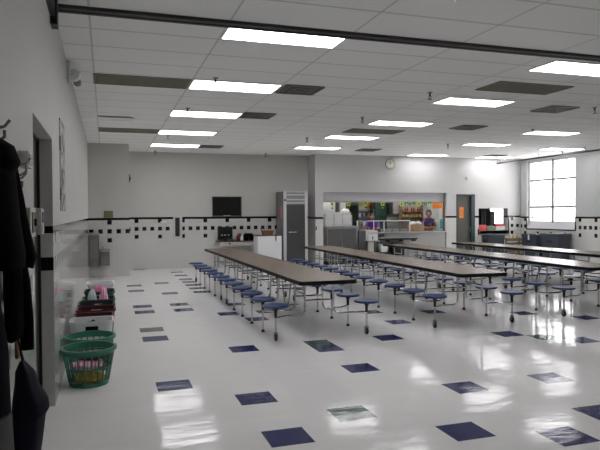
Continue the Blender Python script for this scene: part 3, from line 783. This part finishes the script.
t = thing('steel_cabinet', 'brushed steel serving cabinet under the white foam trays', 'counter', (0, 0, 0))
MB().box(21.25, 24.6, 54.5, 57.0, .3, 3.68, .02).build('body', M['steel_dark'], t)
MB().box(21.2, 24.65, 54.42, 57.05, 3.68, 3.78, .02).build('top', M['steel'], t)
for x in (21.4, 22.95): MB().box(x, x + 1.45, 54.47, 54.5, .5, 3.5).build('door', mat('cabinet door steel', (.12, .12, .115), .4, .2, var=.1), t)
MB().box(21.3, 24.5, 54.6, 56.9, 0, .3).build('plinth', M['black'], t)
t = thing('steel_counter', 'lower steel counter joining the tray cabinet and the serving counter', 'counter')
MB().box(24.7, 26.35, 54.5, 56.6, .3, 3.28, .02).build('body', M['fount'], t)
MB().box(24.68, 26.38, 54.45, 56.65, 3.28, 3.37, .02).build('top', M['steel'], t)
MB().box(24.8, 26.3, 54.6, 56.5, 0, .3).build('plinth', M['black'], t)
t = thing('serving_counter', 'long pale grey serving counter with a plain front panel in the opening', 'counter')
MB().box(27.45, 34.55, 54.45, 56.6, .25, 2.98, .02).build('front_panel', mat('pale counter panel', (.34, .34, .325), .4), t)
MB().box(26.42, 34.6, 54.35, 56.7, 2.98, 3.10, .02).build('counter_top', M['steel'], t)
MB().box(26.45, 27.45, 54.75, 56.6, .25, 2.98).build('end_cabinet', M['steel_dark'], t)
MB().box(26.6, 34.4, 54.6, 56.5, 0, .25).build('plinth', M['black'], t)
t = thing('sneeze_guard', 'clear sneeze guard in a white rail frame on the serving counter', 'sneeze guard')
MB().box(24.75, 30.75, 55.0, 55.1, 4.23, 4.30, .01).build('top_rail', M['white'], t)
MB().box(26.5, 30.75, 55.0, 55.1, 3.1, 3.16, .01).build('bottom_rail', M['steel'], t)
for x in (26.6, 27.75, 30.7): MB().box(x - .03, x + .03, 55.0, 55.1, 3.1, 4.25).build('post', M['white'], t)
MB().box(24.75, 24.85, 55.0, 55.1, 3.375, 4.25).build('post', M['white'], t)
for x0, x1 in ((26.65, 27.7), (27.8, 30.65)): MB().box(x0, x1, 55.04, 55.06, 3.16, 4.22).build('pane', M['glass'], t)
t = thing('tray_slide', 'dark tray slide shelf on brackets before the serving counter', 'tray slide')
MB().box(26.42, 30.7, 53.4, 54.3, 2.36, 2.53, .02).build('shelf', mat('dark green shelf', (.014, .026, .022), .35), t)
b = MB()
for y in (53.55, 53.85, 54.15): b.tube([(26.42, y, 2.56), (30.7, y, 2.56)], .03, 6)
b.build('rail', M['steel_dark'], t)
for x in (27.6, 29.1, 30.5): MB().box(x - .04, x + .04, 53.5, 54.33, 2.2, 2.36).build('bracket', M['black'], t)
t = thing('steel_stand', 'steel stand with open shelves below the white milk box', 'stand', (25.7, 53.6, 0))
for x in (-.55, .62):
    for y in (-.35, .4): MB().box(x - .04, x + .04, y - .04, y + .04, 0, 2.3).build('leg', M['steel'], t)
MB().box(-.6, .67, -.4, .45, 2.24, 2.34).build('top_shelf', M['steel'], t)
MB().box(-.6, .67, -.4, .45, .7, .76).build('lower_shelf', M['steel_dark'], t)
MB().box(-.59, .05, -.37, -.34, .8, 2.2).build('front_panel', M['cream'], t)
t = thing('milk_dispenser', 'white box dispenser on the steel stand before the counter', 'dispenser', (25.72, 53.62, 2.34))
MB().box(-.52, .5, -.32, .36, 0, .98, .03).build('body', M['white'], t); MB().box(-.5, .48, -.34, -.32, .62, .92).build('panel', M['steel_paint'], t)
MB().tube([(-.1, -.4, .12), (-.1, -.4, .4)], .04, 6).tube([(-.1, -.33, .4), (-.1, -.42, .4)], .04, 6).build('spigot', M['black'], t)
t = thing('plastic_tub', 'white plastic tub on the floor stack under the tray slide', 'tub', (27.0, 53.8, 1.16))
MB().ring_loft([[(sx * a, sy * c, z) for sx, sy in ((-1, -1), (1, -1), (1, 1), (-1, 1))] for a, c, z in ((.34, .28, 0), (.42, .34, .72), (.38, .30, .72), (.30, .25, .05))]).build('body', M['white'], t)
MB().box(-.45, .45, -.37, .37, .70, .76, .02).build('lid', M['white'], t)
o = MB().box(26.4, 27.6, 53.3, 54.2, 0, 1.16, .03).build('crate', M['black']); tag(o, 'black crate under the white tub beneath the tray slide', 'crate')
o = MB().box(27.9, 29.2, 53.4, 54.3, 0, 2.05, .03).box(27.95, 29.15, 53.37, 53.4, .2, 1.9).build('storage_box', M['black']); tag(o, 'black box standing on the floor beneath the tray slide', 'box')

# foam trays
def tray_mesh():
    b = MB()
    b.ring_loft([[(sx * a, sy * c, z) for sx, sy in ((-1, -1), (1, -1), (1, 1), (-1, 1))] for a, c, z in ((.38, .28, 0), (.47, .36, .11), (.45, .34, .115), (.36, .26, .02))])
    return b
first = None
for x, y, n, l in [(21.75, 55.3, 10, 'stack nearest the shutter guide'), (22.70, 55.3, 11, 'stack second from the shutter guide'), (23.62, 55.3, 11, 'tall leaning stack in the middle'), (24.15, 56.3, 9, 'stack nearest the sneeze guard')]:
    for k in range(n):
        lab = 'white foam tray in the %s on the steel cabinet' % l
        if first is None:
            o = first = tray_mesh().build('foam_tray', M['foam']); tag(o, lab, 'tray', 'white foam trays')
        else:
            o = first.copy(); COL.objects.link(o); o['label'] = lab
        o['group'] = 'foam trays, ' + l
        o.location = ((x + random.uniform(-.015, .015)) * FT, y * FT, (3.78 + k * .125) * FT)
o = cloth('paper_bag', 'white crumpled bag on top of the tall foam tray stack', 'bag', (23.6, 55.3, 3.78 + 11 * .125), (.36, .28, .22), M['foam'], 21)

# things on the counter
def bx(name, label, cat, x0, x1, y0, y1, z0, z1, m, bev=.02, group=None):
    return tag(MB().box(x0, x1, y0, y1, z0, z1, bev).build(name, m), label, cat, group)
bx('cardboard_box', 'brown cardboard box on the counter before the person in navy, sneeze guard side', 'box', 31.1, 31.75, 55.3, 56.2, 3.1, 3.85, M['brown'])
bx('cardboard_box', 'brown cardboard box on the counter directly before the person in navy', 'box', 31.8, 32.55, 55.3, 56.2, 3.1, 3.80, M['brown'])
cloth('bread_bag', 'clear white bag of rolls on the brown box by the sneeze guard end', 'bag', (31.45, 55.7, 3.85), (.3, .3, .18), M['white'], 23)
cloth('bread_bag', 'white bag leaning on the brown box before the person', 'bag', (32.1, 55.75, 3.80), (.28, .3, .22), M['cream'], 24)
for i, (x, l) in enumerate([(28.3, 'beside the guard post'), (29.2, 'in the middle under the guard'), (30.1, 'toward the cardboard boxes')]):
    t = thing('serving_pan', 'steel food pan sunk behind the sneeze guard, ' + l, 'pan', (x, 55.75, 3.1), 0, 'serving pans')
    MB().ring_loft([[(sx * a, sy * c, z) for sx, sy in ((-1, -1), (1, -1), (1, 1), (-1, 1))] for a, c, z in ((.34, .45, 0), (.40, .52, .28), (.37, .49, .28), (.31, .42, .04))]).build('pan_body', M['steel'], t)
    MB().box(-.36, .36, -.48, .48, .27, .33, .02).build('lid', M['chrome'], t)

# paper flowers hanging under the shutter
def flower(x, z, label, first=[]):
    if first: return dup(first[0], (x, 54.62, z), label)
    t = thing('paper_flower', label, 'paper flower', (x, 54.62, z), 0, 'paper flowers along the shutter')
    b = MB()
    pts = []
    for k in range(30):
        a = 2 * PI * k / 30; r = .21 + .07 * math.cos(5 * a); pts.append((r * math.sin(a), r * math.cos(a)))
    b.poly_y(pts, -.02, .02).build('petals', M['flower'], t)
    MB().lathe([(.12, -.035), (.12, -.02)], (0, 0, 0), 14, 'y').build('centre', M['leaf'], t)
    MB().poly_y([(-.02, -.3), (.02, -.3), (.16, -.42), (.03, -.52), (-.05, -.5), (-.14, -.42)], -.015, .015).build('leaf', M['leaf'], t)
    MB().tube([(0, 0, .2), (0, .08, .45)], .008, 4).build('string', M['white'], t)
    first.append(t)
for x, z, l in [(21.9, 5.98, 'by the shutter guide over the first tray stack'), (23.65, 5.98, 'over the tall tray stack'), (25.5, 6.05, 'over the low steel counter'), (27.4, 6.02, 'over the start of the serving counter'),
                (29.5, 5.95, 'over the middle of the sneeze guard'), (31.5, 5.98, 'over the cardboard boxes')]:
    flower(x, z, 'yellow paper flower hanging from the shutter ' + l)
def leafstrip(x0, x1, label):
    b = MB()
    n = int((x1 - x0) / .22)
    for k in range(n):
        x = x0 + (x1 - x0) * (k + .5) / n; z = 6.08 + .06 * math.sin(k * 2.1); s = .14 + .04 * math.sin(k * 3.7)
        b.poly_y([(x - s, z), (x, z + s * .8), (x + s, z - .02), (x + .02, z - s * 1.5)], 54.60, 54.625)
    tag(b.build('leaf_garland', M['leaf']), label, 'garland')
leafstrip(29.8, 31.1, 'dark green leaf garland between the last two flowers near the sneeze guard')
leafstrip(31.8, 33.0, 'dark green leaf garland beyond the last flower by the posters')

# kitchen interior
t = thing('kitchen_fridge', 'pale steel kitchen fridge behind the first tray stacks', 'fridge', (24.6, 64.6, 0))
MB().box(-1.9, 1.1, -1.2, 1.3, .3, 7.0, .04).build('cabinet', M['steel'], t); MB().box(-1.2, 1.0, -1.2, 1.2, 0, .3).build('plinth', M['black'], t)
MB().box(-.45, -.4, -1.22, -1.2, .4, 6.9).build('door_gap', M['black'], t); MB().tube([(-.3, -1.28, 3.4), (-.3, -1.28, 4.8)], .05, 6).build('door_handle', M['chrome'], t)
t = thing('storage_locker', 'pale narrow locker beside the kitchen fridge', 'locker', (26.75, 64.7, 0))
MB().box(-.45, .35, -1.1, 1.2, 0, 6.6, .03).build('body', M['cream'], t); MB().box(-.35, .25, -1.13, -1.1, .3, 6.3).build('door', M['white'], t)
t = thing('glass_door_cooler', 'dark glass-door cooler behind the tall tray stack', 'cooler', (27.95, 64.8, 0))
MB().box(-.75, .75, -1.2, 1.1, .2, 6.9, .03).build('cabinet', M['dkgreen'], t); MB().box(-.6, .6, -1.23, -1.2, .5, 6.0).build('door', M['glass_dark'], t)
MB().box(-.7, .7, -1.1, 1.0, 0, .2).build('plinth', M['black'], t); MB().tube([(.45, -1.28, 2.8), (.45, -1.28, 4.2)], .04, 6).build('door_handle', M['chrome'], t)
def shelf_unit(name, label, x0, x1, y0, y1, zs, m, back=None):
    t = thing(name, label, 'shelf unit')
    for x in (x0 + .04, x1 - .04):
        for y in (y0 + .04, y1 - .04): MB().box(x - .04, x + .04, y - .04, y + .04, 0, zs[-1] + .05).build('post', m, t)
    for z in zs: MB().box(x0, x1, y0, y1, z - .05, z).build('shelf', m, t)
    if back: MB().box(x0, x1, y1 - .02, y1, zs[0], zs[-1] + .8).build('back_panel', back, t)
    return t
shelf_unit('wire_rack', 'steel rack of mixed cans behind the low steel counter', 28.85, 31.1, 64.6, 66.0, [.8, 2.2, 3.5, 4.6, 5.5], M['steel_dark'])
def can(x, y, z, r, h, m, label, group, name='food_can', cat='can', neck=False, cache={}):
    key = (r, h, m.name, neck)
    if key not in cache:
        p = [(r, 0), (r, h * .6), (r * .9, h * .68), (r * .35, h * .8), (r * .35, h)] if neck else [(r, 0), (r, h), (r * .9, h + .01)]
        o = MB().lathe(p, (0, 0, 0), 12).build(name, m); cache[key] = o; tag(o, label, cat, group)
    else:
        o = cache[key].copy(); COL.objects.link(o); o['label'] = label; o['group'] = group
    o.location = (x * FT, y * FT, z * FT); return o
pal = ['redbrown', 'white', 'purple', 'steel', 'dkgreen', 'brown']
for k in range(7): can(29.1 + k * .29, 64.95, 4.6, .13, .5, M[pal[k % 6]], 'small coloured can on the top full shelf of the kitchen rack', 'cans on the rack upper shelf')
for k in range(7): can(29.1 + k * .29, 64.95, 3.5, .14, .55, M[pal[(k * 2 + 1) % 6]], 'coloured can on the middle shelf of the kitchen rack', 'cans on the rack middle shelf')
bx('wall_poster', 'orange poster on the kitchen back wall above the can rack', 'poster', 31.0, 31.7, 66.57, 66.6, 5.6, 6.6, M['orange'], 0)
bx('wall_poster', 'yellow paper on the kitchen back wall beside the orange poster', 'poster', 29.6, 30.6, 66.57, 66.6, 5.9, 6.5, mat('yellow paper', (.75, .62, .15), .7), 0)
t = thing('bread_rack', 'dark tall bread rack behind the person in purple', 'rack', (32.0, 65.2, 0))
MB().box(-.75, .75, -.7, .8, .3, 6.4, .03).build('body', M['dkgreen'], t)
for k in range(7): MB().box(-.7, .7, -.74, -.7, .6 + k * .8, .66 + k * .8).build('rail', M['black'], t)
for x in (-.6, .6): MB().tube([(x, -.5, 0), (x, -.5, .3)], .06, 6).build('leg', M['black'], t)
t = thing('exhaust_hood', 'large grey steel hood hanging behind the sneeze guard', 'hood')
MB().ring_loft([[(x0, 63.2, z0), (x1, 63.2, z0), (x1, 66.5, z0), (x0, 66.5, z0)] for x0, x1, z0 in ((32.9, 36.3, 5.0), (32.9, 36.3, 6.0), (33.1, 36.1, 7.8))]).build('canopy', M['steel'], t)
MB().box(33.6, 35.6, 63.6, 66.4, 7.8, KZ).build('duct', M['steel_dark'], t)
t = thing('kitchen_range', 'steel range on the kitchen back wall under the hood', 'range', (34.6, 65.4, 0))
MB().box(-1.6, 1.6, -1.2, 1.15, .3, 2.95, .03).build('body', M['steel'], t); MB().box(-1.6, 1.6, 1.0, 1.15, 2.95, 4.6).build('backsplash', M['steel'], t)
for x in (-.8, .8): MB().box(x - .65, x + .65, -1.23, -1.2, .6, 2.3).build('oven_door', M['steel_dark'], t)
MB().box(-1.5, 1.5, -1.1, 1.1, 0, .3).build('plinth', M['black'], t)
# bottle shelves hung nearer the camera side
t = thing('wall_shelf', 'two-tier wooden shelf of brown bottles standing behind the serving counter', 'shelf', (32.8, 58.6, 0))
for x in (-1.3, 1.3): MB().box(x - .05, x + .05, -.3, .3, 0, 5.95).build('upright', M['tan'], t)
for z in (3.0, 4.62, 5.2): MB().box(-1.25, 1.25, -.3, .3, z - .06, z).build('shelf', M['tan'], t)
MB().box(-1.25, 1.25, .26, .3, .2, 5.9).build('back_panel', M['grille'], t)
for k in range(9):
    can(31.75 + k * .265, 58.5, 5.2, .1, .52, M['redbrown' if k % 3 else 'brown'], 'small dark bottle on the top tier of the wooden kitchen shelf', 'bottles on the top tier', 'bottle', 'bottle', True)
    can(31.75 + k * .265, 58.5, 4.62, .1, .46, M['brown' if k % 2 else 'yellow'], 'small brown bottle on the second tier of the wooden kitchen shelf', 'bottles on the second tier', 'bottle', 'bottle', True)
# posters on the kitchen side wall
XS = 36.5
def poster(y0, y1, z0, z1, m, label): return bx('wall_poster', label, 'poster', XS - .025, XS, y0, y1, z0, z1, m, 0)
poster(58.2, 60.3, 5.55, 6.4, M['orange'], 'wide orange poster at the top of the kitchen side wall')
poster(58.8, 59.5, 4.55, 5.45, M['paleblue'], 'narrow pale blue poster under the orange poster')
t = thing('wall_poster', 'portrait poster with dark hair and orange ground beside the pale blue one', 'poster', (XS - .025, 57.75, 5.0))
MB().box(0, .025, -.45, .5, -.5, .6).build('paper', M['orange'], t)
MB().poly_y([(-.3, -.45), (.3, -.45), (.2, -.1), (.25, .25), (0, .45), (-.25, .25), (-.2, -.1)], -.004, 0).build('print', M['hair'], t).rotation_euler.z = -PI / 2
poster(57.2, 58.7, 3.3, 4.35, M['teal'], 'teal poster low on the kitchen side wall beside the opening')
poster(58.9, 59.8, 3.2, 4.3, M['white'], 'white notice low on the kitchen side wall next to the teal poster')

# kitchen lamps
for x, y, l in [(22.6, 56.6, 'over the tray cabinet'), (28.0, 56.6, 'over the serving counter'), (33.6, 57.0, 'near the side wall posters')]:
    t = thing('kitchen_light', 'lit kitchen ceiling panel ' + l + ' behind the shutter', 'ceiling light', (x, y, KZ), 0, 'kitchen ceiling panels')
    MB().box(-2, 2, -1, 1, -.05, 0).build('frame', M['fixture'], t); MB().box(-1.9, 1.9, -.9, .9, -.07, -.05).build('diffuser', M['kitchen_lamp'], t)

# dish pass-through
t = thing('pass_shelf', 'steel shelf on the sill of the dish pass-through', 'shelf')
MB().box(PX0 + .02, PX1 - .02, 54.2, 55.3, PZ0 + .005, 3.1, .01).build('shelf', M['steel'], t)
MB().box(PX0 + .02, PX1 - .02, 54.2, 54.23, PZ0 - .05, 3.1).build('front_lip', M['steel'], t)
bx('crate', 'red plastic crate on the pass-through shelf by the service door side', 'crate', 38.7, 39.65, 54.5, 55.2, 3.105, 3.72, M['red'])
bx('crate', 'red low crate on the pass-through shelf under the bright window', 'crate', 41.0, 41.95, 54.7, 55.25, 3.55, 3.82, M['red'])
bx('dish_bin', 'grey plastic dish bin under the red low crate on the pass-through shelf', 'bin', 40.9, 42.1, 54.6, 55.28, 3.105, 3.545, M['steel_paint'])
bx('dish_bin', 'dull green dish bin between the red crates on the pass-through shelf', 'bin', 39.75, 40.8, 54.55, 55.25, 3.105, 3.6, mat('dull green plastic', (.16, .2, .13), .5))
t = thing('dish_machine', 'dark upright machine inside the dish room by the bright window', 'machine', (41.7, 57.6, 0))
MB().box(-1.1, .1, -.8, .8, .3, 5.6, .05).build('body', M['black'], t); MB().box(.1, .75, -.7, .7, .3, 5.2, .04).build('hood', M['steel_dark'], t)
MB().box(-1, .7, -.7, .7, 0, .3).build('plinth', M['black'], t); MB().tube([(.3, -.8, 2.5), (.3, -.8, 4.8)], .05, 6).tube([(-.6, -.84, 3.2), (-.6, -.84, 5.2)], .06, 6).build('pipe', M['chrome'], t)
# bins by the window wall
def bin_(label, loc, w, d, h):
    t = thing('waste_bin', label, 'waste bin', loc)
    MB().ring_loft([[(sx * w / 2 * s_, sy * d / 2 * s_, z) for sx, sy in ((-1, -1), (1, -1), (1, 1), (-1, 1))] for s_, z in ((.86, 0), (1, h * .9))]).build('body', M['bin'], t)
    MB().box(-w / 2 * 1.04, w / 2 * 1.04, -d / 2 * 1.04, d / 2 * 1.04, h * .88, h, .04).build('lid', M['bin'], t)
    MB().box(-w / 2 * 1.06, -w / 2 * 1.0, -.3, .3, h * .7, h * .78).build('handle', M['black'], t)
    return t
t = bin_('slate grey waste bin with a white tag under the far half of the window', (42.85, 50.75, 0), 1.5, 2.2, 2.82)
MB().box(-.80, -.77, -.1, .1, 2.2, 2.75).build('tag', M['white'], t)
bin_('slate grey waste bin under the near half of the window', (42.85, 47.75, 0), 1.5, 2.5, 2.95)
bin_('slate grey waste bin under the dish pass-through', (39.55, 53.2, 0), 1.9, 1.3, 2.74)
t = thing('slatted_crate', 'brown slatted wooden crate stand in the corner below the tiled wall', 'crate stand', (42.0, 53.2, 0))
for x in (-1.2, 1.2):
    for y in (-.5, .5): MB().box(x - .06, x + .06, y - .06, y + .06, 0, 2.35).build('leg', M['tan'], t)
for k in range(5): MB().box(-1.26, 1.26, -.6, -.56, .5 + k * .38, .72 + k * .38).build('slat', M['tan'], t)
MB().box(-1.26, 1.26, -.56, .56, 2.2, 2.3).build('top', M['tan'], t)
for i, x in enumerate((41.5, 41.95, 42.5)):
    can(x, 53.1, 2.3, .07, .42, M['yellow'], 'small yellow bottle on the slatted crate stand', 'yellow bottles on the crate stand', 'bottle', 'bottle', True)

# ------------------------------------------------------------------ people
def person(label, loc, rz, joints, shirt_mat, skin, waist, sleeve_r, apron=None):
    """joints in feet, local, facing -y"""
    t = thing('person', label, 'person', loc, rz)
    J = joints
    verts = []; rad = []; edges = []
    def add(p, r): verts.append(Vector(p) * FT); rad.append(r * FT); return len(verts) - 1
    def chain(start, pts):
        a = start
        for p, r in pts:
            bb = add(p, r); edges.append((a, bb)); a = bb
        return a
    pelvis = add(J['pelvis'], .48)
    chest = chain(pelvis, [(J['belly'], .43), (J['chest'], .50)])
    neck = chain(chest, [(J['neck'], .20)])
    chain(neck, [(J['chin'], .19)])
    hands = []
    for s in ('l', 'r'):
        w = chain(chest, [(J['sh' + s], .24), (J['el' + s], .165), (J['wr' + s], .10)])
        pw = Vector(J['wr' + s]); d = (pw - Vector(J['el' + s])).normalized()
        hands.append((pw, d, s))
        k = chain(pelvis, [(J['hip' + s], .32), (J['kn' + s], .22), (J['an' + s], .13)])
        a = Vector(J['an' + s]); chain(k, [(a + Vector((0, -.25, -.14)), .12), (a + Vector((0, -.5, -.17)), .09)])
    me = bpy.data.meshes.new('skel'); me.from_pydata(verts, edges, [])
    o = bpy.data.objects.new('skel', me); COL.objects.link(o)
    sk = o.modifiers.new('skin', 'SKIN'); sk.use_smooth_shade = True
    for i, r in enumerate(rad): me.skin_vertices[0].data[i].radius = (r, r * (.72 if i < 3 else 1))
    for i in range(len(rad)): me.skin_vertices[0].data[i].use_root = (i == 0)
    o.modifiers.new('sub', 'SUBSURF').levels = 2
    dg = bpy.context.evaluated_depsgraph_get()
    em = bpy.data.meshes.new_from_object(o.evaluated_get(dg))
    bpy.data.objects.remove(o)
    bm = bmesh.new(); bm.from_mesh(em)
    # head: ellipsoid with brow, nose, chin and ears pushed out of one surface
    hc = Vector(J['head']); r = bmesh.ops.create_icosphere(bm, subdivisions=3, radius=1)
    for v in r['verts']:
        n = v.co.copy(); p = Vector((n.x * .29, n.y * .36, n.z * .44))
        if n.z < 0: p.x *= 1 + .25 * n.z; p.y *= 1 + .12 * n.z
        if n.y < -.75 and abs(n.x) < .22 and -.45 < n.z < .12: p.y -= .09
        if abs(n.x) > .9 and abs(n.z) < .25: p.x *= 1.14
        v.co = (p + hc) * FT
    # hands: palm with four unequal curled fingers and a thumb
    for pw, d, s in hands:
        side = d.cross(Vector((0, 0, 1))).normalized(); up = side.cross(d).normalized()
        hb = MB(); c = pw
        hb.ring_loft([[c + d * q + side * (math.cos(a) * wd) + up * (math.sin(a) * .055) for a in [2 * PI * k / 10 for k in range(10)]] for q, wd in ((-.05, .09), (.1, .14), (.28, .15), (.34, .13))])
        for k, L in enumerate((.22, .27, .25, .19)):
            b0 = c + d * .3 + side * (-.105 + .07 * k)
            hb.tube([b0, b0 + d * L * .5 - up * .02, b0 + d * L * .85 - up * .1, b0 + d * L * .85 - up * .18], [.034, .032, .028, .022], 6)
        sg = 1 if s == 'l' else -1
        b0 = c + d * .08 + side * sg * .12
        hb.tube([b0, b0 + d * .1 + side * sg * .08, b0 + d * .2 + side * sg * .06 - up * .06], [.042, .036, .028], 6)
        for v in hb.bm.verts: v.co *= FT
        tm = bpy.data.meshes.new('h'); hb.bm.to_mesh(tm); hb.bm.free(); bm.from_mesh(tm); bpy.data.meshes.remove(tm)
    bm.to_mesh(em); bm.free(); em.name = 'body'
    em.materials.clear()
    for m in (skin, shirt_mat, M['trouser']): em.materials.append(m)
    nk = Vector(J['neck']); 
    for p in em.polygons:
        p.use_smooth = True
        c = p.center / FT
        w_near = min((c - (Vector(J['el' + s]) + (Vector(J['wr' + s]) - Vector(J['el' + s])) * sleeve_r)).dot((Vector(J['wr' + s]) - Vector(J['el' + s])).normalized()) if (c - Vector(J['wr' + s])).length < (c - Vector(J['chest'])).length else -1 for s in 'lr')
        forearm = any((c - Vector(J['wr' + s])).length < (1 - sleeve_r) * (Vector(J['wr' + s]) - Vector(J['el' + s])).length + .45 and (c - Vector(J['chest'])).length > .6 for s in 'lr')
        if (c - hc).length < .5 or (c - nk).length < .16 and c.z > nk.z: p.material_index = 0
        elif forearm: p.material_index = 0
        elif c.z > waist: p.material_index = 1
        else: p.material_index = 2
    body = bpy.data.objects.new('body', em); COL.objects.link(body); body.parent = t
    # hair cap and eyes, mouth
    hb = bmesh.new(); r = bmesh.ops.create_icosphere(hb, subdivisions=3, radius=1)
    kill = []
    for v in hb.verts:
        n = v.co.copy()
        if n.y < -.35 and n.z < .45 or n.z < -.35: kill.append(v)
        v.co = (Vector((n.x * .325, n.y * .395, n.z * .475)) + hc + Vector((0, .015, .01))) * FT
    bmesh.ops.delete(hb, geom=kill, context='VERTS')
    hm = bpy.data.meshes.new('hair'); hb.to_mesh(hm); hb.free(); hm.materials.append(M['hair'])
    for p in hm.polygons: p.use_smooth = True
    ho = bpy.data.objects.new('hair', hm); COL.objects.link(ho); ho.parent = t
    sd = ho.modifiers.new('thick', 'SOLIDIFY'); sd.thickness = .04 * FT; sd.offset = 0
    for x in (-.11, .11): MB().lathe([(.012, -.012), (.04, 0), (.012, .012)], (hc.x + x, hc.y - .325, hc.z + .03), 10, 'y').build('eye', M['black'], t)
    MB().tube([(hc.x - .09, hc.y - .315, hc.z - .22), (hc.x, hc.y - .335, hc.z - .225), (hc.x + .09, hc.y - .315, hc.z - .22)], .018, 5).build('mouth', M['redbrown'], t)
    if apron:
        y = J['chest'][1] - .42
        MB().ring_loft([[(x * w_, yy + .05 * abs(x), z) for x, yy in ((-1, y), (-.5, y - .05), (0, y - .07), (.5, y - .05), (1, y), (1, y + .02), (.5, y - .03), (0, y - .05), (-.5, y - .03), (-1, y + .02))] for w_, z in ((.5, J['pelvis'][2] - .9), (.48, J['pelvis'][2]), (.36, J['chest'][2] + .05))]).build('apron', apron, t)
    return t
std = dict(pelvis=(0, 0, 3.0), belly=(0, .0, 3.45), chest=(0, .03, 4.0), neck=(0, .0, 4.5), chin=(0, -.04, 4.66), head=(0, -.08, 4.93),
           shl=(.58, .03, 4.18), ell=(.72, -.05, 3.35), wrl=(.30, -.75, 3.5), shr=(-.58, .03, 4.18), elr=(-.74, -.05, 3.35), wrr=(-.25, -.78, 3.45),
           hipl=(.3, 0, 2.8), knl=(.3, -.05, 1.5), anl=(.3, .05, .26), hipr=(-.3, 0, 2.8), knr=(-.3, -.05, 1.5), anr=(-.3, .05, .26))
person('person in a navy shirt standing behind the counter boxes with hands held forward', (34.45, 57.7, 0), -.35, std, M['navy'], M['skin'], 3.0, .35)
o = cloth('oven_mitt', 'dark red mitt held by the person in navy', 'oven mitt', (34.1, 56.75, 3.62), (.22, .12, .16), M['redbrown'], 31)
lean = dict(std); lean.update(belly=(0, -.15, 3.4), chest=(0, -.45, 3.85), neck=(0, -.72, 4.28), chin=(0, -.86, 4.38), head=(0, -.98, 4.58),
            shl=(.58, -.5, 4.0), ell=(.75, -.85, 3.35), wrl=(.45, -1.45, 3.42), shr=(-.58, -.5, 4.0), elr=(-.75, -.8, 3.3), wrr=(-.35, -1.45, 3.42))
person('person in a purple shirt leaning forward behind the sneeze guard', (28.35, 58.9, 0), -.6, lean, M['purple'], M['skin_dark'], 3.0, .6)

# ------------------------------------------------------------------ light, world, camera
w = bpy.data.worlds.new('sky'); sc.world = w; w.use_nodes = True
nt = w.node_tree; bg = nt.nodes['Background']
bg.inputs[0].default_value = (1.0, .985, 1.0, 1); bg.inputs[1].default_value = 6.5
def portal(loc, rot, sx, sy):
    l = bpy.data.lights.new('window_portal', 'AREA'); l.shape = 'RECTANGLE'; l.size = sx * FT; l.size_y = sy * FT; l.cycles.is_portal = True
    o = bpy.data.objects.new('window_portal', l); COL.objects.link(o); o.location = [c * FT for c in loc]; o.rotation_euler = rot
portal((XR + .75, (WY0 + WY1) / 2, (WZ0 + WZ1) / 2), (0, PI / 2, 0), WZ1 - WZ0, WY1 - WY0)
portal(((DW[0] + DW[1]) / 2, 60.38, (DW[2] + DW[3]) / 2), (-PI / 2, 0, 0), DW[1] - DW[0], DW[3] - DW[2])

cam = bpy.data.cameras.new('camera'); co = bpy.data.objects.new('camera', cam); COL.objects.link(co)
f, yaw, pitch, roll = 596.57069, math.radians(18.04451), math.radians(-1.11219), math.radians(-.34077)
cam.sensor_fit = 'HORIZONTAL'; cam.sensor_width = 36; cam.lens = 36 * f / 600; cam.clip_start = .05; cam.clip_end = 200
fwd = Vector((math.sin(yaw) * math.cos(pitch), math.cos(yaw) * math.cos(pitch), math.sin(pitch)))
r0 = Vector((math.cos(yaw), -math.sin(yaw), 0)); u0 = r0.cross(fwd)
r = math.cos(roll) * r0 + math.sin(roll) * u0; u = -math.sin(roll) * r0 + math.cos(roll) * u0
mw = Matrix((r, u, -fwd)).transposed().to_4x4(); mw.translation = Vector((.62823, -.39979, 5.07385)) * FT
co.matrix_world = mw
sc.camera = co
sc.view_settings.view_transform = 'Standard'; sc.view_settings.look = 'None'; sc.view_settings.gamma = 1; sc.view_settings.use_curve_mapping = False
sc.view_settings.exposure = 0.0
sc.cycles.max_bounces = 10; sc.cycles.diffuse_bounces = 6; sc.cycles.use_denoising = True; sc.cycles.sample_clamp_indirect = 6
